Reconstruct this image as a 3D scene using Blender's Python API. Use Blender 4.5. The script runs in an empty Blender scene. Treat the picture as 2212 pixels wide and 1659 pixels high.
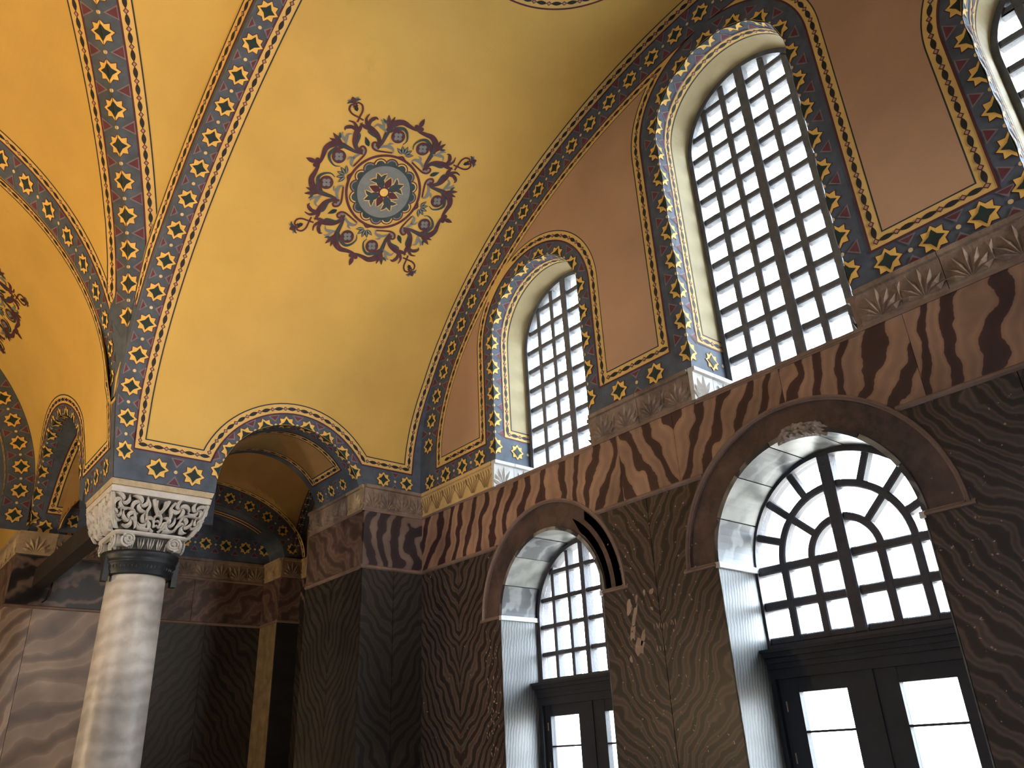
import bpy, math, random
from mathutils import Vector, Matrix
from math import sin, cos, pi, sqrt, radians, atan2, hypot

random.seed(7)
SC = bpy.context.scene
COL = SC.collection

# ------------------------------------------------------------------ camera
YAW, PITCH, ROLL, FPX = radians(40.522), radians(25.437), radians(-2.762), 1686.9
_f = Vector((sin(YAW)*cos(PITCH), cos(YAW)*cos(PITCH), sin(PITCH)))
_r0 = Vector((cos(YAW), -sin(YAW), 0))
_u0 = _r0.cross(_f)
_r = cos(ROLL)*_r0 + sin(ROLL)*_u0
_u = -sin(ROLL)*_r0 + cos(ROLL)*_u0
cd = bpy.data.cameras.new('camera')
cam = bpy.data.objects.new('camera', cd)
COL.objects.link(cam)
M3 = Matrix((_r, _u, -_f)).transposed()
cam.matrix_world = Matrix.Translation((0, 0, 1.6)) @ M3.to_4x4()
cd.sensor_width = 36.0
cd.lens = FPX/2212*36.0
cd.clip_start = 0.05
SC.camera = cam

# ------------------------------------------------------------------ view, sky, lamps
SC.view_settings.view_transform = 'Standard'
SC.view_settings.look = 'None'
SC.view_settings.gamma = 1.0
SC.view_settings.use_curve_mapping = False
SC.view_settings.exposure = 1.0
SC.cycles.use_denoising = True
SC.cycles.max_bounces = 10
SC.cycles.diffuse_bounces = 6
SC.cycles.sample_clamp_indirect = 8.0

SKY = 22.0
wd = bpy.data.worlds.new('world')
SC.world = wd
wd.use_nodes = True
nt = wd.node_tree
nt.nodes.clear()
wo = nt.nodes.new('ShaderNodeOutputWorld')
wb = nt.nodes.new('ShaderNodeBackground')
wc = nt.nodes.new('ShaderNodeTexCoord')
ws = nt.nodes.new('ShaderNodeSeparateXYZ')
wr = nt.nodes.new('ShaderNodeValToRGB')
nt.links.new(wc.outputs['Generated'], ws.inputs[0])
nt.links.new(ws.outputs['Z'], wr.inputs[0])
wr.color_ramp.elements[0].position = 0.0
wr.color_ramp.elements[0].color = (0.30, 0.29, 0.27, 1)
wr.color_ramp.elements[1].position = 0.9
wr.color_ramp.elements[1].color = (0.66, 0.82, 1.0, 1)
e = wr.color_ramp.elements.new(0.03); e.color = (0.62, 0.70, 0.80, 1)
e = wr.color_ramp.elements.new(0.30); e.color = (0.86, 0.92, 1.0, 1)
nt.links.new(wr.outputs[0], wb.inputs[0])
wb.inputs[1].default_value = SKY
nt.links.new(wb.outputs[0], wo.inputs[0])


def lamp(name, loc, power, col, size, target=None, spot=None):
    ld = bpy.data.lights.new(name, 'AREA' if spot is None else 'SPOT')
    ld.energy = power
    ld.color = col
    if spot is None:
        ld.shape = 'DISK'
        ld.size = size
    else:
        ld.spot_size = spot
        ld.spot_blend = 0.8
        ld.shadow_soft_size = size
    o = bpy.data.objects.new(name, ld)
    COL.objects.link(o)
    o.location = loc
    if target is not None:
        d = Vector(target) - Vector(loc)
        o.rotation_euler = d.to_track_quat('-Z', 'Y').to_euler()
    return o


# the gallery's warm floodlights in the bays, plus two added fill lights
lamp('vault_spotlight', (-4.4, 3.2, 2.4), 1100, (1.0, 0.54, 0.08), 0.35, (0.2, 9.4, 8.8), spot=radians(62))
lamp('gallery_spotlight', (-5.5, 5.0, 3.4), 520, (1.0, 0.84, 0.66), 0.4, (6.5, 9.6, 5.4), spot=radians(52))
lamp('added_cool_fill', (-6.9, 1.5, 4.6), 95, (0.74, 0.85, 1.0), 2.6, (4.5, 6.5, 5.5))  # added cool fill for the window wall, not an opening to the nave
lamp('added_vault_fill', (5.7, -1.6, 5.0), 700, (1.0, 0.94, 0.88), 0.5, (3.2, 9.4, 7.4), spot=radians(64))  # added spot standing in for window light on the vault; no real fixture
lamp('far_bay_floodlight', (-4.6, 12.2, 2.2), 120, (1.0, 0.72, 0.40), 0.6, (0.9, 13.4, 7.4))
lamp('passage_lamp', (4.4, 13.0, 1.2), 5, (1.0, 0.70, 0.36), 0.4, (5.6, 14.0, 6.0))


# ------------------------------------------------------------------ materials
MATS = {}


def nodes(m):
    m.use_nodes = True
    t = m.node_tree
    return t, t.nodes['Principled BSDF'], t.nodes, t.links


def plain(name, col, rough=0.7, var=0.12, scale=6.0, bump=0.0, bscale=40.0, metallic=0.0, detail=5.0, stain=None):
    """a colour with soft cloudy variation and optional fine relief"""
    if name in MATS:
        return MATS[name]
    m = bpy.data.materials.new(name)
    t, p, N, L = nodes(m)
    tc = N.new('ShaderNodeTexCoord')
    nz = N.new('ShaderNodeTexNoise')
    nz.inputs['Scale'].default_value = scale
    nz.inputs['Detail'].default_value = detail
    nz.inputs['Roughness'].default_value = 0.6
    L.new(tc.outputs['Object'], nz.inputs['Vector'])
    r = N.new('ShaderNodeValToRGB')
    a = [max(0.0, c*(1-var)) for c in col]
    b = [min(1.0, c*(1+var)) for c in col]
    r.color_ramp.elements[0].position = 0.3
    r.color_ramp.elements[0].color = (*a, 1)
    r.color_ramp.elements[1].position = 0.7
    r.color_ramp.elements[1].color = (*b, 1)
    L.new(nz.outputs['Fac'], r.inputs[0])
    out = r.outputs[0]
    if stain:
        n2 = N.new('ShaderNodeTexNoise')
        n2.inputs['Scale'].default_value = stain[1]
        n2.inputs['Detail'].default_value = 8
        n2.inputs['Roughness'].default_value = 0.7
        L.new(tc.outputs['Object'], n2.inputs['Vector'])
        r2 = N.new('ShaderNodeValToRGB')
        r2.color_ramp.elements[0].position = stain[2]
        r2.color_ramp.elements[0].color = (0, 0, 0, 1)
        r2.color_ramp.elements[1].position = stain[3]
        r2.color_ramp.elements[1].color = (1, 1, 1, 1)
        L.new(n2.outputs['Fac'], r2.inputs[0])
        mx = N.new('ShaderNodeMixRGB')
        mx.inputs[2].default_value = (*stain[0], 1)
        L.new(r2.outputs[0], mx.inputs[0])
        L.new(out, mx.inputs[1])
        out = mx.outputs[0]
    L.new(out, p.inputs['Base Color'])
    p.inputs['Roughness'].default_value = rough
    p.inputs['Metallic'].default_value = metallic
    if bump:
        n3 = N.new('ShaderNodeTexNoise')
        n3.inputs['Scale'].default_value = bscale
        n3.inputs['Detail'].default_value = 6
        L.new(tc.outputs['Object'], n3.inputs['Vector'])
        bp = N.new('ShaderNodeBump')
        bp.inputs['Strength'].default_value = bump
        bp.inputs['Distance'].default_value = 0.02
        L.new(n3.outputs['Fac'], bp.inputs['Height'])
        L.new(bp.outputs[0], p.inputs['Normal'])
    MATS[name] = m
    return m


def veined(name, stops, scale=3.0, angle=60, dist=6.0, rough=0.35, dscale=1.2, speck=None, sharp=False, detail=3.0, squash=1.0, bump=0.0, warp=0.0, jag=0.0, wscale=0.9):
    """banded marble on the UV map; UVs are mirrored by the builder where slabs are book-matched"""
    if name in MATS:
        return MATS[name]
    m = bpy.data.materials.new(name)
    t, p, N, L = nodes(m)
    uv = N.new('ShaderNodeUVMap')
    mp = N.new('ShaderNodeMapping')
    mp.inputs['Rotation'].default_value = (0, 0, radians(angle))
    mp.inputs['Scale'].default_value = (1, squash, 1)
    src = uv.outputs[0]
    for amp, sc, dt in ((warp, wscale, 2.0), (jag, 4.5, 3.0)):
        if amp:
            nw = N.new('ShaderNodeTexNoise')
            nw.inputs['Scale'].default_value = sc
            nw.inputs['Detail'].default_value = dt
            L.new(uv.outputs[0], nw.inputs['Vector'])
            sb = N.new('ShaderNodeVectorMath')
            sb.operation = 'SUBTRACT'
            sb.inputs[1].default_value = (0.5, 0.5, 0.5)
            L.new(nw.outputs['Color'], sb.inputs[0])
            sc_ = N.new('ShaderNodeVectorMath')
            sc_.operation = 'SCALE'
            sc_.inputs['Scale'].default_value = amp
            L.new(sb.outputs[0], sc_.inputs[0])
            ad_ = N.new('ShaderNodeVectorMath')
            ad_.operation = 'ADD'
            L.new(src, ad_.inputs[0])
            L.new(sc_.outputs[0], ad_.inputs[1])
            src = ad_.outputs[0]
    L.new(src, mp.inputs[0])
    w = N.new('ShaderNodeTexWave')
    w.wave_type = 'BANDS'
    w.bands_direction = 'X'
    w.wave_profile = 'SIN'
    w.inputs['Scale'].default_value = scale
    w.inputs['Distortion'].default_value = dist
    w.inputs['Detail'].default_value = detail
    w.inputs['Detail Scale'].default_value = dscale
    w.inputs['Detail Roughness'].default_value = 0.55
    L.new(mp.outputs[0], w.inputs['Vector'])
    r = N.new('ShaderNodeValToRGB')
    r.color_ramp.interpolation = 'EASE' if not sharp else 'LINEAR'
    els = r.color_ramp.elements
    els[0].position, els[0].color = stops[0][0], (*stops[0][1], 1)
    els[1].position, els[1].color = stops[-1][0], (*stops[-1][1], 1)
    for pos, c in stops[1:-1]:
        q = els.new(pos)
        q.color = (*c, 1)
    L.new(w.outputs['Fac'], r.inputs[0])
    nz = N.new('ShaderNodeTexNoise')
    nz.inputs['Scale'].default_value = 1.6
    nz.inputs['Detail'].default_value = 6
    L.new(uv.outputs[0], nz.inputs['Vector'])
    rr = N.new('ShaderNodeValToRGB')
    rr.color_ramp.elements[0].position = 0.3
    rr.color_ramp.elements[0].color = (0.62, 0.60, 0.60, 1)
    rr.color_ramp.elements[1].position = 0.72
    rr.color_ramp.elements[1].color = (1.25, 1.2, 1.15, 1)
    L.new(nz.outputs['Fac'], rr.inputs[0])
    mu = N.new('ShaderNodeMixRGB')
    mu.blend_type = 'MULTIPLY'
    mu.inputs[0].default_value = 1.0
    L.new(r.outputs[0], mu.inputs[1])
    L.new(rr.outputs[0], mu.inputs[2])
    out = mu.outputs[0]
    if speck:
        n2 = N.new('ShaderNodeTexNoise')
        n2.inputs['Scale'].default_value = speck[1]
        n2.inputs['Detail'].default_value = 4
        n2.inputs['Roughness'].default_value = 0.75
        L.new(uv.outputs[0], n2.inputs['Vector'])
        r2 = N.new('ShaderNodeValToRGB')
        r2.color_ramp.elements[0].position = speck[2]
        r2.color_ramp.elements[0].color = (0, 0, 0, 1)
        r2.color_ramp.elements[1].position = speck[2]+0.04
        r2.color_ramp.elements[1].color = (1, 1, 1, 1)
        L.new(n2.outputs['Fac'], r2.inputs[0])
        mx = N.new('ShaderNodeMixRGB')
        mx.inputs[2].default_value = (*speck[0], 1)
        L.new(r2.outputs[0], mx.inputs[0])
        L.new(out, mx.inputs[1])
        out = mx.outputs[0]
    L.new(out, p.inputs['Base Color'])
    p.inputs['Roughness'].default_value = rough
    if bump:
        bp = N.new('ShaderNodeBump')
        bp.inputs['Strength'].default_value = bump
        bp.inputs['Distance'].default_value = 0.01
        L.new(w.outputs['Fac'], bp.inputs['Height'])
        L.new(bp.outputs[0], p.inputs['Normal'])
    MATS[name] = m
    return m


YELLOW = plain('vault_yellow_paint', (0.62, 0.410, 0.105), 0.75, 0.08, 0.9, 0.10, 30, stain=((0.50, 0.33, 0.09), 1.4, 0.62, 0.85))
LUNETTE = plain('lunette_shaded_yellow_paint', (0.46, 0.285, 0.175), 0.75, 0.10, 0.8, 0.10, 30)  # the vault's yellow with shade and reddish bounce put into the colour
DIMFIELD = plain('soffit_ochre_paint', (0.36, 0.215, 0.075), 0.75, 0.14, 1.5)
BLUE = plain('band_slate_blue_paint', (0.070, 0.092, 0.130), 0.7, 0.28, 5.0, 0.08, 30)
CREAM = plain('border_cream_paint', (0.68, 0.46, 0.155), 0.7, 0.08, 4.0)
STARY = plain('star_yellow_paint', (0.78, 0.50, 0.125), 0.7, 0.12, 9.0)
REDP = plain('oxblood_paint', (0.085, 0.018, 0.028), 0.7, 0.2, 9.0)
TRIP = plain('triangle_purple_paint', (0.120, 0.028, 0.045), 0.7, 0.2, 9.0)
BLACKP = plain('bead_black_paint', (0.016, 0.014, 0.018), 0.7, 0.25, 9.0)
GREENP = plain('star_dark_green_paint', (0.010, 0.030, 0.028), 0.7, 0.3, 9.0)
PINKP = plain('diamond_pink_paint', (0.42, 0.25, 0.20), 0.7, 0.2, 9.0)
LAVP = plain('outline_lavender_paint', (0.20, 0.165, 0.190), 0.7, 0.2, 9.0)
DOTP = plain('dot_cream_paint', (0.70, 0.52, 0.27), 0.7, 0.15, 9.0)
LINEP = plain('thin_line_dark_paint', (0.020, 0.026, 0.032), 0.7, 0.2, 9.0)
GREYP = plain('rosette_grey_blue_paint', (0.175, 0.195, 0.210), 0.7, 0.12, 12.0)
TEALP = plain('rosette_dark_teal_paint', (0.030, 0.052, 0.062), 0.7, 0.3, 9.0)
PLUMP = plain('rosette_plum_paint', (0.072, 0.022, 0.036), 0.7, 0.35, 9.0)
PAINTS = [YELLOW, BLUE, CREAM, STARY, REDP, TRIP, BLACKP, GREENP, PINKP, LAVP, DOTP, LINEP, GREYP, TEALP, PLUMP, LUNETTE, DIMFIELD]
PI_ = {m.name: i for i, m in enumerate(PAINTS)}
C_YEL, C_BLU, C_CRM, C_STR, C_RED, C_TRI, C_BLK, C_GRN, C_PNK, C_LAV, C_DOT, C_LIN, C_GRY, C_TEA, C_PLM, C_LUN, C_DIM = range(17)

ZEBRA = veined('zebra_brown_marble', [(0.0, (0.045, 0.021, 0.026)), (0.30, (0.062, 0.028, 0.032)), (0.345, (0.30, 0.185, 0.128)), (0.72, (0.37, 0.235, 0.165)), (1.0, (0.29, 0.185, 0.135))],
               1.25, 30, 1.6, 0.42, 1.0, sharp=True, detail=3.0, squash=0.6, warp=0.60, jag=0.12, wscale=1.3)
ZEBRAD = veined('zebra_dark_marble', [(0.0, (0.022, 0.014, 0.020)), (0.62, (0.034, 0.020, 0.026)), (0.68, (0.145, 0.105, 0.092)), (1.0, (0.185, 0.135, 0.115))],
               1.3, 12, 1.6, 0.42, 1.0, sharp=True, detail=3.0, squash=0.8, warp=0.85, jag=0.12, wscale=1.5)
DARKM = veined('dark_veined_marble', [(0.0, (0.022, 0.017, 0.017)), (0.36, (0.030, 0.022, 0.021)), (0.50, (0.080, 0.057, 0.049)), (0.78, (0.108, 0.077, 0.064)), (1.0, (0.064, 0.047, 0.042))],
               2.7, 34, 2.2, 0.36, 1.0, speck=((0.46, 0.36, 0.31), 13.0, 0.655), detail=3.0, warp=0.62, jag=0.11, wscale=1.2)
GREENM = veined('dark_green_marble', [(0.0, (0.014, 0.013, 0.012)), (0.4, (0.021, 0.019, 0.017)), (0.6, (0.049, 0.040, 0.032)), (1.0, (0.036, 0.030, 0.025))],
                2.4, 34, 2.0, 0.40, 1.0, detail=3.0, warp=0.62, jag=0.11, wscale=1.2, speck=((0.40, 0.30, 0.22), 8.0, 0.74))
TANM = veined('tan_veined_marble', [(0.0, (0.215, 0.165, 0.138)), (0.45, (0.31, 0.238, 0.195)), (0.6, (0.46, 0.365, 0.295)), (1.0, (0.41, 0.325, 0.265))],
              1.3, 28, 3.0, 0.4, 0.9, warp=0.7, jag=0.08)
PURPM = veined('purple_brown_marble', [(0.0, (0.070, 0.045, 0.042)), (0.5, (0.12, 0.076, 0.066)), (0.72, (0.19, 0.125, 0.10)), (1.0, (0.13, 0.085, 0.072))],
               1.1, 50, 9.0, 0.45, 1.6)
BLKM = veined('black_streaked_marble', [(0.0, (0.016, 0.014, 0.018)), (0.62, (0.026, 0.022, 0.026)), (0.85, (0.12, 0.088, 0.078)), (1.0, (0.18, 0.13, 0.11))],
              0.8, 70, 9.0, 0.4, 1.8)
ARCHM = plain('archivolt_brown_marble', (0.100, 0.062, 0.054), 0.45, 0.40, 3.0, 0.15, 20, stain=((0.036, 0.026, 0.028), 2.2, 0.46, 0.62))
MOULD = plain('moulding_brown_marble', (0.20, 0.135, 0.110), 0.45, 0.25, 5.0, 0.15, 20)
DARKSLOT = plain('dark_recess_stone', (0.012, 0.012, 0.016), 0.6, 0.2, 5.0)
REVEAL = veined('reveal_white_marble', [(0.0, (0.085, 0.094, 0.10)), (0.5, (0.125, 0.135, 0.14)), (1.0, (0.175, 0.185, 0.19))], 7.0, 8, 4.0, 0.45, 1.0, bump=0.10)
VLIGHT = veined('voussoir_light_marble', [(0.0, (0.17, 0.18, 0.175)), (0.5, (0.23, 0.235, 0.225)), (1.0, (0.27, 0.28, 0.265))], 1.4, 30, 8.0, 0.4, 1.5)
VDARK = veined('voussoir_grey_marble', [(0.0, (0.030, 0.035, 0.045)), (0.7, (0.048, 0.053, 0.064)), (0.86, (0.14, 0.15, 0.16)), (1.0, (0.18, 0.19, 0.20))], 1.2, 70, 9.0, 0.4, 1.6)
CARVED = plain('cornice_carved_stone', (0.235, 0.170, 0.130), 0.6, 0.35, 5.0, 0.35, 30, stain=((0.10, 0.072, 0.062), 2.0, 0.48, 0.66))
CARVEDY = plain('cornice_ochre_stone', (0.60, 0.42, 0.19), 0.6, 0.12, 5.0, 0.1, 30)
CARVEDW = plain('cornice_white_stone', (0.55, 0.56, 0.55), 0.5, 0.12, 5.0, 0.2, 30)
CARVEDL = plain('cornice_light_stone', (0.40, 0.30, 0.185), 0.6, 0.3, 4.0, 0.3, 30)
INCISE = plain('incised_line_dark', (0.15, 0.10, 0.05), 0.7, 0.2, 9.0)
CAPM = plain('capital_white_marble', (0.56, 0.535, 0.50), 0.55, 0.14, 7.0, 0.2, 40)
CAPD = plain('capital_hollow_painted_shade', (0.085, 0.080, 0.075), 0.7, 0.2, 7.0)  # dark colour paints shade into the hollows behind the carving
SHAFT = veined('shaft_cream_marble', [(0.0, (0.50, 0.47, 0.43)), (0.5, (0.57, 0.54, 0.50)), (1.0, (0.64, 0.61, 0.57))], 1.6, 82, 9.0, 0.4, 1.3, detail=4.0, bump=0.2)
BRONZE = plain('collar_dark_bronze', (0.020, 0.024, 0.028), 0.45, 0.3, 9.0, 0.1, 30, metallic=0.4)
LEAD = plain('window_grille_stone', (0.115, 0.122, 0.140), 0.65, 0.25, 8.0, 0.3, 30)
LEADP = plain('window_grille_purple_brown', (0.050, 0.048, 0.058), 0.6, 0.25, 8.0, 0.2, 30)
WOOD = plain('casement_black_wood', (0.008, 0.010, 0.017), 0.6, 0.3, 5.0, 0.1, 30)
IRON = plain('hinge_pale_iron', (0.30, 0.25, 0.20), 0.5, 0.2, 9.0)
PLASTER = plain('broken_plaster', (0.36, 0.30, 0.26), 0.9, 0.3, 9.0, 0.8, 25)
FLOORM = plain('floor_grey_marble', (0.58, 0.58, 0.58), 0.4, 0.2, 1.0)
WALLM = plain('gallery_wall_marble', (0.26, 0.20, 0.15), 0.6, 0.25, 0.7)
DOORST = plain('door_frame_ochre_stone', (0.30, 0.20, 0.11), 0.55, 0.25, 5.0, 0.2, 30)


def glass_mat():
    m = bpy.data.materials.new('window_glass')
    m.use_nodes = True
    t = m.node_tree
    t.nodes.clear()
    o = t.nodes.new('ShaderNodeOutputMaterial')
    mx = t.nodes.new('ShaderNodeMixShader')
    tr = t.nodes.new('ShaderNodeBsdfTransparent')
    tr.inputs[0].default_value = (0.93, 0.96, 0.97, 1)
    gl = t.nodes.new('ShaderNodeBsdfGlossy')
    gl.inputs['Roughness'].default_value = 0.05
    mx.inputs[0].default_value = 0.06
    t.links.new(tr.outputs[0], mx.inputs[1])
    t.links.new(gl.outputs[0], mx.inputs[2])
    t.links.new(mx.outputs[0], o.inputs[0])
    return m


GLASS = glass_mat()


# ------------------------------------------------------------------ mesh helpers
class MB:
    def __init__(self):
        self.v, self.f, self.m, self.uv = [], [], [], []

    def add(self, verts, faces, mat=0, uvs=None):
        b = len(self.v)
        self.v += [tuple(p) for p in verts]
        for k, f in enumerate(faces):
            self.f.append([b+i for i in f])
            self.m.append(mat)
            if uvs is None:
                self.uv.append([(0, 0)]*len(f))
            else:
                self.uv.append([uvs[i] for i in f])

    def build(self, name, mats, parent=None, smooth=False):
        me = bpy.data.meshes.new(name)
        me.from_pydata(self.v, [], self.f)
        if not isinstance(mats, (list, tuple)):
            mats = [mats]
        for m in mats:
            me.materials.append(m)
        if len(mats) > 1:
            me.polygons.foreach_set('material_index', self.m)
        ul = me.uv_layers.new(name='UVMap')
        flat = [c for f in self.uv for p in f for c in p]
        ul.data.foreach_set('uv', flat)
        if smooth:
            me.polygons.foreach_set('use_smooth', [True]*len(me.polygons))
        me.update()
        o = bpy.data.objects.new(name, me)
        COL.objects.link(o)
        if parent is not None:
            o.parent = parent
        return o

    # --- shapes
    def box(self, a, b, mat=0, uvax=None):
        (x0, y0, z0), (x1, y1, z1) = a, b
        v = [(x, y, z) for x in (x0, x1) for y in (y0, y1) for z in (z0, z1)]
        f = [(0, 1, 3, 2), (4, 6, 7, 5), (0, 4, 5, 1), (2, 3, 7, 6), (0, 2, 6, 4), (1, 5, 7, 3)]
        self.add(v, f, mat, [(p[0]+p[1], p[2]) for p in v])

    def grid(self, fn, us, vs, mat=0, uvf=None):
        vv, uu = [], []
        for u in us:
            for w in vs:
                vv.append(fn(u, w))
                uu.append(uvf(u, w) if uvf else (u, w))
        n = len(vs)
        ff = [(i*n+j, (i+1)*n+j, (i+1)*n+j+1, i*n+j+1) for i in range(len(us)-1) for j in range(n-1)]
        self.add(vv, ff, mat, uu)

    def prism(self, front, back, mat=0, uvs=None, cap_back=True):
        """front and back: matching 3-D loops"""
        n = len(front)
        v = list(front)+list(back)
        uu = (list(uvs)+list(uvs)) if uvs else None
        f = [tuple(range(n))]
        if cap_back:
            f.append(tuple(range(2*n-1, n-1, -1)))
        f += [(i, n+i, n+(i+1) % n, (i+1) % n) for i in range(n)]
        self.add(v, f, mat, uu)

    def tube(self, pts, r, n=8, mat=0):
        rings = []
        for i, p in enumerate(pts):
            p = Vector(p)
            a = Vector(pts[max(i-1, 0)])
            b = Vector(pts[min(i+1, len(pts)-1)])
            t = (b-a).normalized()
            ref = Vector((0, 0, 1)) if abs(t.z) < 0.9 else Vector((1, 0, 0))
            s = t.cross(ref).normalized()
            w = s.cross(t)
            rr = r[i] if isinstance(r, (list, tuple)) else r
            rings.append([p+rr*(cos(2*pi*k/n)*s+sin(2*pi*k/n)*w) for k in range(n)])
        v = [q for ring in rings for q in ring]
        f = [(i*n+k, i*n+(k+1) % n, (i+1)*n+(k+1) % n, (i+1)*n+k) for i in range(len(pts)-1) for k in range(n)]
        f += [tuple(range(n)), tuple(range(len(v)-1, len(v)-n-1, -1))]
        self.add(v, f, mat)

    def lathe(self, c, prof, n=40, mat=0):
        v, u = [], []
        for (r, z) in prof:
            for k in range(n+1):
                a = 2*pi*k/n
                v.append((c[0]+r*cos(a), c[1]+r*sin(a), z))
                u.append((a*0.35, z))
        m = n+1
        f = [(i*m+k, i*m+k+1, (i+1)*m+k+1, (i+1)*m+k) for i in range(len(prof)-1) for k in range(n)]
        self.add(v, f, mat, u)


def lin(a, b, n):
    return [a+(b-a)*i/(n-1) for i in range(n)]


def empty(name, loc=(0, 0, 0)):
    o = bpy.data.objects.new(name, None)
    o.location = loc
    COL.objects.link(o)
    return o


def tag(o, label, cat, group=None):
    o['label'] = label
    o['category'] = cat
    if group:
        o['group'] = group
    return o


def struct(o, label=None):
    o['kind'] = 'structure'
    if label:
        o['label'] = label
    return o


# ------------------------------------------------------------------ architecture: shared curves
WX = 6.5                      # inner face of the window wall
YC, AV, Z0, BV, NV = 3.6, 6.35, 5.9, 4.3, 1.85


def superarc(c, a, z0, b, n=NV, k=160):
    out = []
    for i in range(k+1):
        t = pi*i/k
        ct, st = cos(t), sin(t)
        s = 1 if ct >= 0 else -1
        out.append((c+a*s*abs(ct)**(2/n), z0+b*abs(st)**(2/n)))
    # resample evenly
    L = [0]
    for p, q in zip(out[:-1], out[1:]):
        L.append(L[-1]+hypot(q[0]-p[0], q[1]-p[1]))
    return out, L


class Profile:
    """vertical below the springing (s<0), then a super-elliptic arch; s is arc length"""

    def __init__(self, c, a, z0, b, n=NV):
        self.c, self.a, self.z0, self.b, self.n = c, a, z0, b, n
        self.p, self.L = superarc(c, a, z0, b, n, 400)
        self.total = self.L[-1]

    def at(self, s):
        if s <= 0:
            return (self.c+self.a, self.z0+s), (-1.0, 0.0)
        if s >= self.total:
            return (self.c-self.a, self.z0-(s-self.total)), (1.0, 0.0)
        lo, hi = 0, len(self.L)-1
        while hi-lo > 1:
            m = (lo+hi)//2
            if self.L[m] <= s:
                lo = m
            else:
                hi = m
        t = (s-self.L[lo])/(self.L[hi]-self.L[lo])
        p, q = self.p[lo], self.p[hi]
        dx, dz = q[0]-p[0], q[1]-p[1]
        l = hypot(dx, dz) or 1
        return (p[0]+dx*t, p[1]+dz*t), (dx/l*0-dz/l, dx/l)     # inward normal (towards the room)

    def height(self, x):
        q = abs(x-self.c)/self.a
        if q >= 1:
            return self.z0
        return self.z0+self.b*(1-q**self.n)**(1/self.n)

    def s_of_z(self, z):
        if z <= self.z0:
            return z-self.z0
        for i in range(len(self.p)//2):
            if self.p[i+1][1] >= z:
                t = (z-self.p[i][1])/(self.p[i+1][1]-self.p[i][1])
                return self.L[i]+t*(self.L[i+1]-self.L[i])
        return self.total/2


G = Profile(YC, AV, Z0, BV)                 # main barrel: y,z


def ch_main(u, s, h=0.0):                   # u = x
    (y, z), (ny, nz) = G.at(s)
    if s < 0 and u < 2.4:                   # the foot narrows onto the capital
        e_ = XL+0.14*min(1.0, -s/1.04)
        u = e_+(u-XL)*(2.4-e_)/(2.4-XL)
    return (u, y+ny*h, z+nz*h)


def ch_wall(u, v, h=0.0):                   # u = y, v = z
    return (WX-h, u, v)


XL = 1.95                                   # left edge of the main bay
HP = Profile(-1.70, 3.65, Z0, 3.5)          # far-left barrel: x,z


def ch_far(u, s, h=0.0):                    # u = y
    (x, z), (nx, nz) = HP.at(s)
    if s < 0:
        x += 0.14*min(1.0, -s/1.04)
    return (x+nx*h, u, z+nz*h)


# ------------------------------------------------------------------ painting kit
LAY = 0.003


def poly_len(p):
    return sum(hypot(b[0]-a[0], b[1]-a[1]) for a, b in zip(p[:-1], p[1:]))


def resample(p, step):
    out = [p[0]]
    for a, b in zip(p[:-1], p[1:]):
        d = hypot(b[0]-a[0], b[1]-a[1])
        n = max(1, int(math.ceil(d/step)))
        for i in range(1, n+1):
            out.append((a[0]+(b[0]-a[0])*i/n, a[1]+(b[1]-a[1])*i/n))
    return out


def offset(p, d, closed=False):
    """offset to the left of travel by d, mitred"""
    n = len(p)
    out = []
    for i in range(n):
        if closed:
            a, c = p[i-1], p[(i+1) % n]
        else:
            a, c = p[max(i-1, 0)], p[min(i+1, n-1)]
        b = p[i]
        t1 = (b[0]-a[0], b[1]-a[1])
        t2 = (c[0]-b[0], c[1]-b[1])
        l1, l2 = hypot(*t1), hypot(*t2)
        if l1 < 1e-9:
            t1, l1 = t2, l2
        if l2 < 1e-9:
            t2, l2 = t1, l1
        if l1 < 1e-9:
            out.append(b)
            continue
        n1 = (-t1[1]/l1, t1[0]/l1)
        n2 = (-t2[1]/l2, t2[0]/l2)
        m = (n1[0]+n2[0], n1[1]+n2[1])
        den = 1+n1[0]*n2[0]+n1[1]*n2[1]
        if den < 0.02:
            den = 0.02
        out.append((b[0]+d*m[0]/den, b[1]+d*m[1]/den))
    return out


def dist_to(p, line, closed):
    best = 1e9
    n = len(line)
    for i in range(n if closed else n-1):
        a, b = line[i], line[(i+1) % n]
        dx, dy = b[0]-a[0], b[1]-a[1]
        l = dx*dx+dy*dy
        t = 0 if l < 1e-12 else max(0, min(1, ((p[0]-a[0])*dx+(p[1]-a[1])*dy)/l))
        best = min(best, hypot(p[0]-a[0]-dx*t, p[1]-a[1]-dy*t))
    return best


def inside(pt, poly):
    x, y = pt
    c = False
    n = len(poly)
    for i in range(n):
        a, b = poly[i], poly[i-1]
        if (a[1] > y) != (b[1] > y) and x < (b[0]-a[0])*(y-a[1])/(b[1]-a[1])+a[0]:
            c = not c
    return c


def clean_inset(p, d):
    q = offset(p, d, True)
    sgn = abs(d)
    return [b for b in q if dist_to(b, p, True) > sgn*0.97-1e-4 and inside(b, p)]


def thin_out(p, d, closed):
    """drop points whose offset would fold back over a neighbouring edge"""
    q = offset(p, d, closed)
    n = len(p)
    keep = []
    for i in range(n):
        ok = True
        for j in range(max(0, i-8), min(n-1, i+8)):
            a, b = p[j], p[j+1]
            dx, dy = b[0]-a[0], b[1]-a[1]
            l = dx*dx+dy*dy
            if l < 1e-12:
                continue
            t = max(0, min(1, ((q[i][0]-a[0])*dx+(q[i][1]-a[1])*dy)/l))
            if hypot(q[i][0]-a[0]-dx*t, q[i][1]-a[1]-dy*t) < abs(d)*0.97:
                ok = False
                break
        if ok:
            keep.append(p[i])
    return keep


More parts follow.
